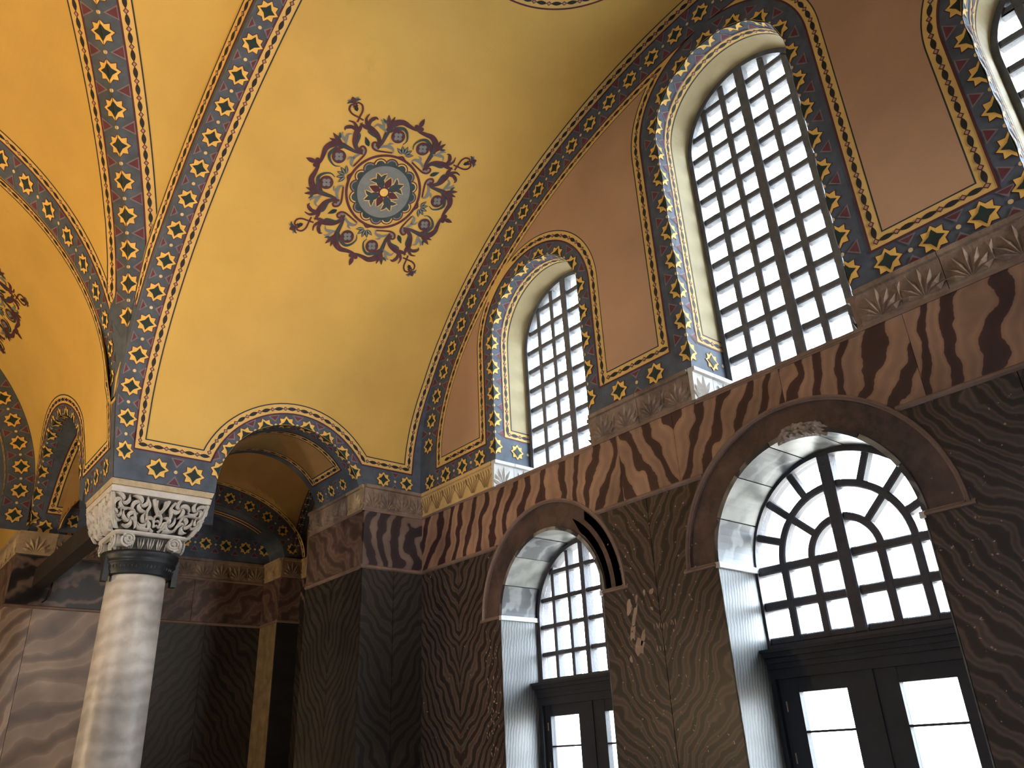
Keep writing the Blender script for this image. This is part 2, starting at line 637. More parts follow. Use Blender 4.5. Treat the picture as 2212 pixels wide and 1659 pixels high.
class Walk:
    """arc-length walk along a polyline"""

    def __init__(self, p, closed=False):
        self.p = list(p)+([p[0]] if closed else [])
        self.L = [0]
        for a, b in zip(self.p[:-1], self.p[1:]):
            self.L.append(self.L[-1]+hypot(b[0]-a[0], b[1]-a[1]))
        self.total = self.L[-1]

    def at(self, s):
        s = max(0, min(self.total-1e-9, s))
        lo, hi = 0, len(self.L)-1
        while hi-lo > 1:
            m = (lo+hi)//2
            if self.L[m] <= s:
                lo = m
            else:
                hi = m
        a, b = self.p[lo], self.p[hi]
        l = (self.L[hi]-self.L[lo]) or 1
        t = (s-self.L[lo])/l
        T = ((b[0]-a[0])/l, (b[1]-a[1])/l)
        return (a[0]+(b[0]-a[0])*t, a[1]+(b[1]-a[1])*t), T


def clip_half(poly, sign):
    out = []
    n = len(poly)
    for i in range(n):
        a, b = poly[i], poly[(i+1) % n]
        ia, ib = a[1]*sign >= 0, b[1]*sign >= 0
        if ia:
            out.append(a)
        if ia != ib:
            t = a[1]/(a[1]-b[1])
            out.append((a[0]+(b[0]-a[0])*t, 0.0))
    return out


STAR8 = []
for k in range(16):
    rr = 1.0 if k % 2 == 0 else 0.70
    STAR8.append((rr*cos(pi*k/8), rr*sin(pi*k/8)))
STAR4 = []
for k in range(8):
    rr = 0.66 if k % 2 == 0 else 0.35
    STAR4.append((rr*cos(pi*k/4), rr*sin(pi*k/4)))
DOT = [(cos(2*pi*k/8), sin(2*pi*k/8)) for k in range(8)]
LENS = [(-1, 0), (-0.6, -0.62), (-0.2, -0.95), (0.2, -0.95), (0.6, -0.62), (1, 0), (0.6, 0.62), (0.2, 0.95), (-0.2, 0.95), (-0.6, 0.62)]
DIAM = [(-1, 0), (0, -1), (1, 0), (0, 1)]


class Paint:
    def __init__(self):
        self.mb = MB()

    def poly(self, pts3, col, fan=None):
        n = len(pts3)
        if fan is None:
            self.mb.add(pts3, [tuple(range(n))], col)
        else:
            self.mb.add(list(pts3)+[fan], [(i, (i+1) % n, n) for i in range(n)], col)

    # a motif polygon given in local (a,b), placed by loc(a,b,h)
    def motif(self, shape, sx, sy, loc, h, col, da=0.0, db=0.0, fold=False):
        pts = [(da+x*sx, db+y*sy) for x, y in shape]
        if not fold:
            c = loc(da, db, h)
            self.poly([loc(a, b, h) for a, b in pts], col, c)
        else:
            for sg in (1, -1):
                q = clip_half(pts, sg)
                if len(q) >= 3:
                    e = [(a, b if abs(b) > 1e-6 else sg*1e-6) for a, b in q]
                    self.poly([loc(a, b, h) for a, b in e], col)

    def star(self, loc, r, fold=False, l0=2):
        self.motif(STAR8, r*1.10, r*1.10, loc, LAY*l0, C_RED, fold=fold)
        self.motif(STAR8, r, r, loc, LAY*(l0+1), C_STR, fold=fold)
        self.motif(STAR4, r*1.08, r*1.08, loc, LAY*(l0+2), C_RED, fold=fold)
        self.motif(STAR4, r, r, loc, LAY*(l0+3), C_GRN, fold=fold)

    def between(self, loc, r, half, fold=False, sides=(1, -1), l0=2):
        self.motif(DOT, r*0.17, r*0.17, loc, LAY*l0, C_DOT, fold=fold)
        for sg in sides:
            t = [(-0.62*r, sg*(half-0.01)), (0.62*r, sg*(half-0.01)), (0.0, sg*0.36*r)]
            ti = [(-0.46*r, sg*(half-0.022)), (0.46*r, sg*(half-0.022)), (0.0, sg*0.58*r)]
            self.poly([loc(a, b, LAY*l0) for a, b in t], C_LAV)
            self.poly([loc(a, b, LAY*(l0+1)) for a, b in ti], C_TRI)

    def star_row(self, chart, path, pitch, r, half, start=None, closed=False, sides=(1, -1), keep=None, dots=True):
        w = Walk(path, closed)
        n = max(1, int(round(w.total/pitch)))
        pt = w.total/n if start is None else pitch
        s0 = pt/2 if start is None else start
        for i in range(n):
            s = s0+i*pt
            if s > w.total:
                break

            def mk(s):
                (u, v), (tx, ty) = w.at(s)
                return (u, v), (lambda a, b, h: chart(u+a*tx-b*ty, v+a*ty+b*tx, h))
            c, loc = mk(s)
            if keep is None or keep(*c):
                self.star(loc, r)
            c, loc = mk(s+pt/2)
            if dots and s+pt/2 < w.total and (keep is None or keep(*c)):
                self.between(loc, r, half, sides=sides)

    def star_row_fold(self, F, total, pitch, r, half):
        n = max(1, int(round(total/pitch)))
        pt = total/n
        for i in range(n):
            s = (i+0.5)*pt
            self.star(lambda a, b, h, s=s: F(s+a, b, h), r, fold=True)
            if i < n-1:
                self.between(lambda a, b, h, s=s: F(s+pt/2+a, b, h), r, half, fold=True)

    def ribbon(self, chart, p0, p1, h, col, closed=False):
        n = len(p0)
        v = [chart(u, w, h) for u, w in p0]+[chart(u, w, h) for u, w in p1]
        f = [(i, (i+1) % n, n+(i+1) % n, n+i) for i in range(n if closed else n-1)]
        self.mb.add(v, f, col)

    def beads(self, chart, path, closed=False, period=0.195, k=1.0):
        w = Walk(path, closed)
        n = max(1, int(round(w.total/period)))
        pt = w.total/n
        for i in range(n):
            (u, v), (tx, ty) = w.at((i+0.5)*pt)
            loc = lambda a, b, h: chart(u+a*tx-b*ty, v+a*ty+b*tx, h)
            self.motif(LENS, pt*0.37, 0.027*k, loc, LAY*2, C_BLK)
            (u, v), (tx, ty) = w.at(i*pt)
            self.motif(DIAM, 0.036*k, 0.031*k, loc, LAY*2.5, C_RED)
            self.motif(DIAM, 0.022*k, 0.018*k, loc, LAY*3, C_PNK)

    def border(self, chart, path, side=1, w=0.15, closed=False, period=0.195, cream=True, k=1.0):
        """red line along path, cream ground, bead row, thin dark line; the field lies on the given side"""
        p = resample(path+([path[0]] if closed else []), 0.08)
        if closed:
            p = p[:-1]
        p = thin_out(p, side*(w+0.006), closed)
        o = lambda d: offset(p, side*d, closed)
        if cream:
            self.ribbon(chart, p, o(w), LAY, C_CRM, closed)
        self.ribbon(chart, o(-0.010), o(0.012), LAY*2, C_RED, closed)
        self.ribbon(chart, o(w-0.010), o(w+0.006), LAY*2, C_LIN, closed)
        self.beads(chart, o(w*0.48), closed, period, k)

    def panel(self, chart, outline, field, w=0.15, ccw=True):
        """flat painted field with its border, outline counter-clockwise"""
        p = resample(outline+[outline[0]], 0.07)[:-1]
        self.poly([chart(u, v, LAY*0.7) for u, v in p], C_CRM)
        inner = clean_inset(p, w-0.008)
        inner2 = clean_inset(p, w+0.006)
        self.poly([chart(u, v, LAY*1.1) for u, v in inner], C_LIN)
        self.poly([chart(u, v, LAY*1.5) for u, v in inner2], field)
        self.ribbon(chart, offset(p, -0.010, True), offset(p, 0.012, True), LAY*1.8, C_RED, True)
        self.beads(chart, clean_inset(p, w*0.5), True)

    def stroke(self, chart, pts, w, h, col):
        """tapered brush stroke; w: list of half widths or a number"""
        n = len(pts)
        ww = w if isinstance(w, (list, tuple)) else [w]*n
        l, r = [], []
        for i in range(n):
            a, b = pts[max(0, i-1)], pts[min(n-1, i+1)]
            dx, dy = b[0]-a[0], b[1]-a[1]
            d = hypot(dx, dy) or 1
            l.append((pts[i][0]-dy/d*ww[i], pts[i][1]+dx/d*ww[i]))
            r.append((pts[i][0]+dy/d*ww[i], pts[i][1]-dx/d*ww[i]))
        self.ribbon(chart, l, r, h, col)

    def disc(self, chart, c, r0, r1, h, col, n=40, wave=None):
        rings = max(1, int(math.ceil((r1-r0)/0.09)))
        vv = []
        for j in range(rings+1):
            r = r0+(r1-r0)*j/rings
            for i in range(n):
                a = 2*pi*i/n
                k = 1.0 if (wave is None or j < rings) else wave(a)
                vv.append(chart(c[0]+r*k*cos(a), c[1]+r*k*sin(a), h))
        f = [(j*n+i, j*n+(i+1) % n, (j+1)*n+(i+1) % n, (j+1)*n+i) for j in range(rings) for i in range(n)]
        self.mb.add(vv, f, col)

    def build(self, name, parent):
        o = self.mb.build(name, PAINTS, parent)
        return o


def bez(p, n=14):
    """Catmull-Rom through the points"""
    out = []
    for i in range(len(p)-1):
        p0, p1, p2, p3 = p[max(i-1, 0)], p[i], p[i+1], p[min(i+2, len(p)-1)]
        m = max(3, n//(len(p)-1))
        for k in range(m):
            t = k/m
            out.append(tuple(0.5*(2*p1[j]+(p2[j]-p0[j])*t+(2*p0[j]-5*p1[j]+4*p2[j]-p3[j])*t*t+(3*p1[j]-p0[j]-3*p2[j]+p3[j])*t**3) for j in range(len(p1))))
    out.append(p[-1])
    return out


def taper(n, w0, w1, w2):
    return [(w0+(w1-w0)*(i/(n-1))*2) if i < n/2 else (w1+(w2-w1)*((i/(n-1))*2-1)) for i in range(n)]

# ------------------------------------------------------------------ shell: floor, outer walls, roof
from mathutils.geometry import tessellate_polygon

mb = MB()
mb.box((-7.6, -3.1, -0.12), (7.7, 20.2, 0.0))
struct(mb.build('floor', FLOORM), 'grey marble gallery floor below the frame')
mb = MB(); mb.box((-7.8, -3.1, 0), (-7.4, 20.2, 11)); struct(mb.build('wall_left', WALLM), 'added wall closing the nave side against sky light')  # unseen, added to shut out sky light; the gallery opens to the nave here
mb = MB(); mb.box((-7.8, -3.3, 0), (7.7, -2.9, 11)); struct(mb.build('wall_front', WALLM), 'added wall behind the viewpoint, closing the room to sky light')  # unseen wall added so sky light enters only by the windows
mb = MB(); mb.box((-7.8, 20.0, 0), (7.7, 20.3, 11)); struct(mb.build('wall_end', WALLM), 'ochre end wall of the farthest bay')
mb = MB(); mb.box((-7.8, -3.3, 10.95), (7.7, 20.3, 11.2)); struct(mb.build('roof', WALLM), 'added slab above the vaults that shuts out sky light')  # unseen slab added to stop sky light leaking through gaps round the vaults

# windows: (centre y, half width, springing z, sill z)
U1 = (7.09, 0.945, 7.20, 4.95)
U2 = (3.62, 0.945, 8.56, 4.95)
U3 = (0.15, 0.945, 7.35, 4.95)
L1 = (7.10, 0.92, 3.20, 0.35)
L2 = (3.59, 1.02, 3.20, 0.35)
XU, XLW = 7.17, 7.10                        # planes of the upper and lower glazing


def arch_path(w, n=28, grow=0.0, zb=None):
    """opening outline in (y,z): up the far jamb, over the arch, down the near jamb"""
    yc, hw, zs, z0 = w
    r = hw+grow
    zb = z0 if zb is None else zb
    p = [(yc+r, zb)]
    p += [(yc+r*cos(pi*i/n), zs+r*sin(pi*i/n)) for i in range(n+1)]
    p += [(yc-r, zb)]
    return p


def arch_half(w, z, grow=0.0):
    yc, hw, zs, z0 = w
    r = hw+grow
    if z <= zs:
        return r
    return sqrt(max(0, r*r-(z-zs)**2))


def arch_top(w, y, grow=0.0):
    yc, hw, zs, z0 = w
    r = hw+grow
    return zs+sqrt(max(0.0, r*r-(y-yc)**2))


# ---- window wall core
wall = empty('wall_right', (WX, YC, 0))
struct(wall, 'tall marble and painted plaster wall with two rows of arched windows')


def under(o):
    """parent without moving"""
    o.parent = wall
    o.matrix_parent_inverse = wall.matrix_world.inverted()
    return o


wall.matrix_world = Matrix.Translation((WX, YC, 0))


def kid(o, p):
    o.parent = p
    o.matrix_parent_inverse = Matrix.Translation(p.location).inverted()
    return o


def holed(x, rect, holes):
    outer = [Vector((rect[0], rect[2], 0)), Vector((rect[1], rect[2], 0)), Vector((rect[1], rect[3], 0)), Vector((rect[0], rect[3], 0))]
    loops = [outer]+[[Vector((a, b, 0)) for a, b in h] for h in holes]
    flat = [p for l in loops for p in l]
    tri = tessellate_polygon(loops)
    return [(x, p.x, p.y) for p in flat], [tuple(t) for t in tri]


mb = MB()
hl = [arch_path(w, grow=0.03, zb=w[3]-0.03) for w in (U1, U2, U3, L1, L2)]
for x in (WX+0.03, 7.62):
    v, f = holed(x, (-3.1, 10.1, 0, 11), hl)
    mb.add(v, f)
for h in hl:
    n = len(h)
    mb.add([(WX+0.03, a, b) for a, b in h]+[(7.62, a, b) for a, b in h], [(i, i+1, n+i+1, n+i) for i in range(n-1)]+[(n-1, 0, n, 2*n-1)])
core = mb.build('masonry_core', plain('masonry_core_stone', (0.30, 0.27, 0.24), 0.8, 0.2, 3.0))
kid(core, wall)
mb = MB(); mb.box((7.3, 10.05, 0), (7.65, 20.2, 11))
kid(mb.build('masonry_core', WALLM), wall)

# ---- lunette plaster
lun = [(y, z) for y, z in G.p[::4]]
lun = [(9.95, 5.32)]+lun+[(-2.75, 5.32)]
bot = []
for w in (U3, U2, U1):
    bot += list(reversed(arch_path(w, zb=5.32)))
loop = lun+bot
flat = [Vector((a, b, 0)) for a, b in loop]
tri = tessellate_polygon([flat])
mb = MB()
mb.add([(WX, a, b) for a, b in loop], [tuple(t) for t in tri])
lunette = kid(mb.build('lunette_plaster', BLUE), wall)

# lunette panels: region inside the arch band and outside the window surrounds
ZB = 5.65
LIN = 0.45
ws_ = {U1: 0.20, U2: 0.255, U3: 0.20}
lc = offset([(y, z) for y, z in G.p[::2]], LIN)         # travel far -> near, room side is on the left
lc = [p for p in lc if p[1] > ZB-0.3]


def in_win(p, w):
    g = ws_[w]
    return abs(p[0]-w[0]) < arch_half(w, p[1], g) and p[1] < w[2]+w[1]+g


def below_lc(p):
    for a, b in zip(lc[:-1], lc[1:]):
        if b[0] <= p[0] <= a[0]:
            t = (p[0]-a[0])/((b[0]-a[0]) or 1)
            return p[1] <= a[1]+(b[1]-a[1])*t
    return False


def out_path(w):
    return resample(arch_path(w, 60, ws_[w], ZB), 0.05)


pt_ = Paint()


def lun_panel(wl, wr):
    """panel between window wl (far) and wr (near); None for the arch itself"""
    pts = []
    # far side, bottom to top
    if wl is not None:
        side = [p for p in reversed(out_path(wl))]
        # from near bottom corner upward until it crosses the arch line
        for p in side:
            if not below_lc(p) or p[0] > wl[0]+0.5:
                break
            pts.append(p)
        lo = pts[-1][0] if pts else 99
        mid = [p for p in lc if p[0] < lo and p[1] >= ZB]
    else:
        mid = [p for p in lc if p[1] >= ZB]
        k = mid[0]
        if k[1] > ZB:
            mid = [(k[0], ZB)]+mid
    for p in mid:
        if wr is not None and (in_win(p, wr) or p[0] < wr[0]-0.3):
            break
        pts.append(p)
    last = pts[-1]
    if wr is not None:
        side = out_path(wr)
        keep = []
        for p in reversed([q for q in side if q[0] > wr[0]-0.5]):
            keep.append(p)
        keep = [p for p in side if below_lc(p) and p[0] > wr[0]-0.35 and p[0] < last[0]+2.0]
        # contiguous run from the far bottom corner upward
        run = []
        for p in side:
            if below_lc(p) and p[0] > wr[0]-0.45:
                run.append(p)
            else:
                break
        pts += list(reversed(run))
    # area sign -> counter-clockwise in (y,z)
    A = sum(pts[i-1][0]*pts[i][1]-pts[i][0]*pts[i-1][1] for i in range(len(pts)))
    if A < 0:
        pts.reverse()
    q = [pts[0]]
    for p in pts[1:]:
        if hypot(p[0]-q[-1][0], p[1]-q[-1][1]) > 0.004:
            q.append(p)
    if hypot(q[0][0]-q[-1][0], q[0][1]-q[-1][1]) < 0.004:
        q.pop()
    return q


def double_panel(P, w=0.15):
    """the far sliver and the field between the first two windows join by a narrow neck above the small window"""
    top = []
    for p in lc:
        if p[1] < ZB:
            continue
        if in_win(p, U2):
            break
        top.append(p)
    top = [(top[0][0], ZB)]+top
    side2 = []
    for p in out_path(U2):
        if not below_lc(p) or p[0] < U2[0]-0.3:
            break
        side2.append(p)
    seq = [(p, 'L') for p in top]+[(p, 'O') for p in reversed(side2)]+[(p, 'O') for p in reversed(out_path(U1))]
    A = sum(seq[i-1][0][0]*seq[i][0][1]-seq[i][0][0]*seq[i-1][0][1] for i in range(len(seq)))
    if A < 0:
        seq.reverse()
    # insert extra points, keep the tags
    out = []
    n = len(seq)
    for i in range(n):
        a, b = seq[i], seq[(i+1) % n]
        d = hypot(b[0][0]-a[0][0], b[0][1]-a[0][1])
        if d < 0.004:
            continue
        m = max(1, int(math.ceil(d/0.07)))
        tg = a[1] if a[1] == b[1] else 'O'
        out += [((a[0][0]+(b[0][0]-a[0][0])*k/m, a[0][1]+(b[0][1]-a[0][1])*k/m), a[1] if k == 0 else tg) for k in range(m)]
    p = [q for q, _ in out]
    P.poly([ch_wall(u, v, LAY*0.7) for u, v in p], C_CRM)
    P.ribbon(ch_wall, offset(p, -0.010, True), offset(p, 0.012, True), LAY*1.8, C_RED, True)

    def good(q, d):
        return dist_to(q, p, True) > d*0.97-1e-4 and inside(q, p)
    full = offset(p, w+0.006, True)
    half = offset(p, w*0.5, True)
    neck = lambda q: q[0] > U1[0]+0.62
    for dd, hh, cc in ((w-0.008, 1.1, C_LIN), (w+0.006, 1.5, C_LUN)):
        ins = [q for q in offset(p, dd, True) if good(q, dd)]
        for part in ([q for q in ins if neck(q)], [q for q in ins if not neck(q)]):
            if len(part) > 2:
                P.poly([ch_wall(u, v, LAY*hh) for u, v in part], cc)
    runs, cur = [], []
    for (q, tg), f_, h_ in zip(out, full, half):
        if good(h_, w*0.5) and (tg == 'L' or good(f_, w+0.006)):
            if cur and hypot(h_[0]-cur[-1][0], h_[1]-cur[-1][1]) > 0.5:
                runs.append(cur)
                cur = []
            cur.append(h_)
    runs.append(cur)
    for r in runs:
        if len(r) > 2:
            P.beads(ch_wall, r)


double_panel(pt_)
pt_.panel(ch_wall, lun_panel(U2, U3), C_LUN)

# star rows on the lunette: arch band, sill rows, window surrounds
arcp = offset([(y, z) for y, z in G.p[::2]], LIN*0.5)
arcp = [p for p in arcp if p[1] > 5.75]
pt_.star_row(ch_wall, arcp, 0.41, 0.135, LIN*0.5, keep=lambda y, z: y > -2)
for a, b in ((9.88, 8.18), (5.92, 4.78), (2.50, 1.26)):
    pt_.star_row(ch_wall, [(a, 5.485), (b, 5.485)], 0.46, 0.135, 0.155)


def fold_of(w, z_from):
    path = arch_path(w, 40, 0.0, z_from)
    wk = Walk(path)

    def F(s, b, h):
        (y, z), (ty, tz) = wk.at(s)
        # travelling up the far jamb (+z): outward (away from the opening) is +y = (tz, -ty)
        if b >= 0:
            return (WX-h, y+tz*b, z-ty*b)
        return (WX-b, y-tz*h, z+ty*h)
    return F, wk.total, wk


jamb_objs = {}
for w in (U1, U2, U3):
    F, tot, wk = fold_of(w, 5.36)
    # jamb lining
    mbj = MB()
    path = arch_path(w, 40, 0.0, 5.32)
    n = len(path)
    mbj.add([(WX, a, b) for a, b in path]+[(XU+0.2, a, b) for a, b in path], [(i, i+1, n+i+1, n+i) for i in range(n-1)])
    kid(mbj.build('window_reveal_plaster', plain('reveal_pale_yellow_paint', (0.42, 0.345, 0.19), 0.75, 0.10, 2.0, 0.1, 30)), wall)
    # painted edge of the reveal
    ss = lin(0, tot, 120)
    JF = lambda s, d, h: F(s, -max(d, 1e-6), h)
    pt_.ribbon(JF, [(s, 0.0) for s in ss], [(s, 0.17) for s in ss], LAY, C_BLU)
    pt_.border(JF, [(0.36, 0.66), (0.36, 0.17), (tot-0.36, 0.17), (tot-0.36, 0.66)], 1, 0.14)
    for s0, s1 in ((0, 0.36), (tot-0.36, tot)):
        pt_.ribbon(JF, [(s0, 0.16), (s1, 0.16)], [(s0, 0.66), (s1, 0.66)], LAY*0.9, C_BLU)
        sm = (s0+s1)/2
        pt_.star(lambda a, b, h: JF(sm+a, 0.40+b, h), 0.12)
        pt_.motif(DOT, 0.022, 0.022, lambda a, b, h: JF(sm+a, 0.60+b, h), LAY*2, C_DOT)
    pt_.star_row_fold(F, tot, 0.405, 0.135, 0.185)
kid(pt_.build('lunette_painted_borders', None), wall)


# ------------------------------------------------------------------ marble slabs of the window wall
def slab(name, chart, poly, mat, thick=0.03, axis=None, uvo=None, parent=None, flip=1):
    mb = MB()
    ax = poly[0][0] if axis is None else axis
    o = uvo if uvo is not None else (random.uniform(0, 20), random.uniform(0, 20))
    uv = [(abs(u-ax)*flip+o[0], v+o[1]) for u, v in poly]
    mb.prism([chart(u, v, thick) for u, v in poly], [chart(u, v, -0.005) for u, v in poly], 0, uv)
    ob = mb.build(name, mat)
    if parent is not None:
        kid(ob, parent)
    return ob


def dens(poly, axis):
    """insert points where an edge crosses the book-match axis"""
    out = []
    n = len(poly)
    for i in range(n):
        a, b = poly[i], poly[(i+1) % n]
        out.append(a)
        if (a[0]-axis)*(b[0]-axis) < -1e-9:
            t = (axis-a[0])/(b[0]-a[0])
            out.append((axis, a[1]+(b[1]-a[1])*t))
    return out


ZF, ZC, ZT = 4.115, 4.94, 5.32              # frieze bottom, cornice bottom, cornice top
AR = {L1: (1.27, 1.28), L2: (1.37, 1.33)}   # archivolt outer radii


def edge_profile(w, sgn, z0, z1):
    """edge of a lower slab along window w; sgn +1: far side of the window"""
    ry, rz = AR[w]
    pts = [(w[0]+sgn*w[1], z0), (w[0]+sgn*w[1], w[2])]
    k = 14
    zmax = min(z1, w[2]+rz)
    for i in range(k+1):
        z = w[2]+(zmax-w[2])*i/k
        pts.append((w[0]+sgn*ry*sqrt(max(0, 1-((z-w[2])/rz)**2)), z))
    return pts


g_ = 0.004
oA = (3.1, 1.7)
# far end: two slabs meeting at 8.92
slab('marble_slab', ch_wall, [(9.84, 0), (8.92+g_, 0), (8.92+g_, ZF), (9.84, ZF)], DARKM, axis=8.92, uvo=oA, parent=wall)
slab('marble_slab', ch_wall, [(8.92-g_, 0)]+edge_profile(L1, 1, 0, ZF)+[(8.92-g_, ZF)], DARKM, axis=8.92, uvo=oA, parent=wall)
oB = (9.3, 4.2)
ym = 5.40
slab('marble_slab', ch_wall, edge_profile(L1, -1, 0, ZF)+[(ym+g_, ZF), (ym+g_, 0)], DARKM, axis=ym, uvo=oB, parent=wall)
slab('marble_slab', ch_wall, edge_profile(L2, 1, 0, ZF)+[(ym-g_, ZF), (ym-g_, 0)], DARKM, axis=ym, uvo=oB, parent=wall)
oC = (15.3, 9.2)
slab('marble_slab', ch_wall, edge_profile(L2, -1, 0, ZF)+[(1.62+g_, ZF), (1.62+g_, 0)], DARKM, axis=1.62, uvo=oC, parent=wall)
slab('marble_slab', ch_wall, [(1.62-g_, 0), (0.2, 0), (0.2, ZF), (1.62-g_, ZF)], DARKM, axis=1.62, uvo=oC, parent=wall)
slab('marble_slab', ch_wall, [(0.2-g_, 0), (-2.8, 0), (-2.8, ZF), (0.2-g_, ZF)], DARKM, parent=wall)


def bottom_of(y, zb):
    z = zb
    for w in (L1, L2):
        ry, rz = AR[w]
        q = abs(y-w[0])/ry
        if q < 1:
            z = max(z, w[2]+rz*sqrt(1-q*q))
    return z


# frieze: book-matched zebra slabs
cuts = [9.84, 8.55, 7.10, 5.72, 4.90, 3.55, 2.30, 1.02, -0.4, -2.8]
axes = [9.9, 9.9, 9.9, 4.90, 4.90, 9.9, 9.9, 9.9, 9.9]
offs = [(0.4, 0.3), (0.4, 0.3), (6.2, 3.1), (6.2, 3.1), (6.2, 3.1), (11.0, 5.5), (2.2, 8.1), (2.2, 8.1), (5, 5)]
for k in range(len(cuts)-1):
    a, b = cuts[k]-g_/2, cuts[k+1]+g_/2
    ys = lin(b, a, 26)
    poly = [(y, bottom_of(y, ZF)) for y in ys]+[(a, ZC-0.012), (b, ZC-0.012)]
    slab('frieze_slab', ch_wall, poly, ZEBRA, 0.035, axis=axes[k], uvo=offs[k], parent=wall)


# mouldings swept along paths in the wall plane
def sweep(name, path, prof, mat, parent, closed=False, chart=ch_wall):
    """prof: list of (d across to the left of travel, h proud of the wall)"""
    mb = MB()
    cols = [[chart(u, v, h) for u, v in offset(path, d, closed)] for d, h in prof]
    n, m = len(path), len(prof)
    vv = [cols[j][i] for i in range(n) for j in range(m)]
    ff = [(i*m+j, ((i+1) % n)*m+j, ((i+1) % n)*m+(j+1) % m, i*m+(j+1) % m) for i in range(n if closed else n-1) for j in range(m)]
    if not closed:
        ff += [tuple(range(m)), tuple(range(n*m-1, n*m-m-1, -1))]
    mb.add(vv, ff, 0, [(p[1], p[2]) for p in vv])
    return kid(mb.build(name, mat), parent)


def ellarc(c, ry, rz, zs, a0, a1, n):
    return [(c+ry*cos(a0+(a1-a0)*i/n), zs+rz*sin(a0+(a1-a0)*i/n)) for i in range(n+1)]


TORUS = [(-0.030, -0.005), (-0.030, 0.022), (-0.018, 0.024), (-0.012, 0.050), (0.004, 0.056), (0.016, 0.046), (0.020, 0.036), (0.030, 0.036), (0.030, -0.005)]
for w in (L1, L2):
    ry, rz = AR[w]
    # flat archivolt band
    mb = MB()
    a_out = ellarc(w[0], ry-0.03, rz-0.03, w[2], 0, pi, 44)
    a_in = [(w[0]+w[1]*cos(pi*i/44), w[2]+w[1]*sin(pi*i/44)) for i in range(45)]
    mb.grid(lambda i, j: (WX-0.004, (a_out if j else a_in)[i][0], (a_out if j else a_in)[i][1]), range(45), (0, 1))
    kid(mb.build('archivolt_band', ARCHM), wall)
    sweep('archivolt_moulding', ellarc(w[0], ry, rz, w[2], 0, pi, 48), TORUS, MOULD, wall)
    for sg in (1, -1):
        a, b = w[0]+sg*(w[1]+0.005), w[0]+sg*(ry+0.05)
        sweep('archivolt_foot_moulding', [(min(a, b), w[2]), (max(a, b), w[2])], TORUS, MOULD, wall)
# the gap in the smaller archivolt where slabs are missing
slab('empty_slab_bed', ch_wall, ellarc(L1[0], 1.20, 1.20, L1[2]+0.03, pi, pi*0.70, 10)+list(reversed(ellarc(L1[0], 1.10, 1.12, L1[2]+0.03, pi, pi*0.72, 10))), DARKSLOT, 0.004, parent=wall)
slab('empty_slab_bed', ch_wall, ellarc(L1[0], 1.035, 1.06, L1[2]+0.03, pi, pi*0.66, 10)+list(reversed(ellarc(L1[0], 0.955, 0.955, L1[2]+0.03, pi, pi*0.72, 10))), DARKSLOT, 0.004, parent=wall)

# straight mouldings below the frieze and at the cornice foot
STR = [(-0.028, -0.005), (-0.028, 0.034), (-0.012, 0.055), (0.010, 0.055), (0.028, 0.036), (0.028, -0.005)]


def edge_y(w, sg, z):
    ry, rz = AR[w]
    return w[0]+sg*ry*sqrt(1-((z-w[2])/rz)**2)


for a, b in ((9.84, edge_y(L1, 1, ZF)+0.03), (edge_y(L1, -1, ZF)-0.03, edge_y(L2, 1, ZF)+0.03), (edge_y(L2, -1, ZF)-0.03, -2.8)):
    sweep('frieze_foot_moulding', [(a, ZF), (b, ZF)], STR, MOULD, wall)
for a, b in ((9.84, -2.8),):
    sweep('cornice_foot_moulding', [(a, ZC), (b, ZC)], [(-0.018, -0.005), (-0.018, 0.045), (0.018, 0.045), (0.018, -0.005)], MOULD, wall)


# ------------------------------------------------------------------ carved cornice
def leaf_into(mb, chart, uc, z0, z1, w, h0, mat=0, lobes=7):
    """acanthus palmette: fan of pointed raised lobes"""
    base = (uc, z0+0.02)
    H = z1-z0
    for k in range(lobes):
        t = (k-(lobes-1)/2)/((lobes-1)/2)
        ang = pi/2-t*1.25
        ln = H*(0.92-0.30*abs(t))
        if abs(t) > 0.6:
            ln = min(ln, w*0.62)
        dx, dz = cos(ang), sin(ang)
        px, pz = -dz, dx
        wd = 0.036*H/0.30
        b = (base[0]+t*w*0.06, base[1])
        mid = (b[0]+dx*ln*0.55, b[1]+dz*ln*0.55)
        tip = (b[0]+dx*ln, b[1]+dz*ln)
        v = [chart(b[0], b[1], h0), chart(mid[0]+px*wd, mid[1]+pz*wd, h0), chart(tip[0], tip[1], h0+0.012), chart(mid[0]-px*wd, mid[1]-pz*wd, h0), chart(mid[0], mid[1], h0+0.030)]
        mb.add(v, [(0, 4, 1), (1, 4, 2), (2, 4, 3), (3, 4, 0)], mat)


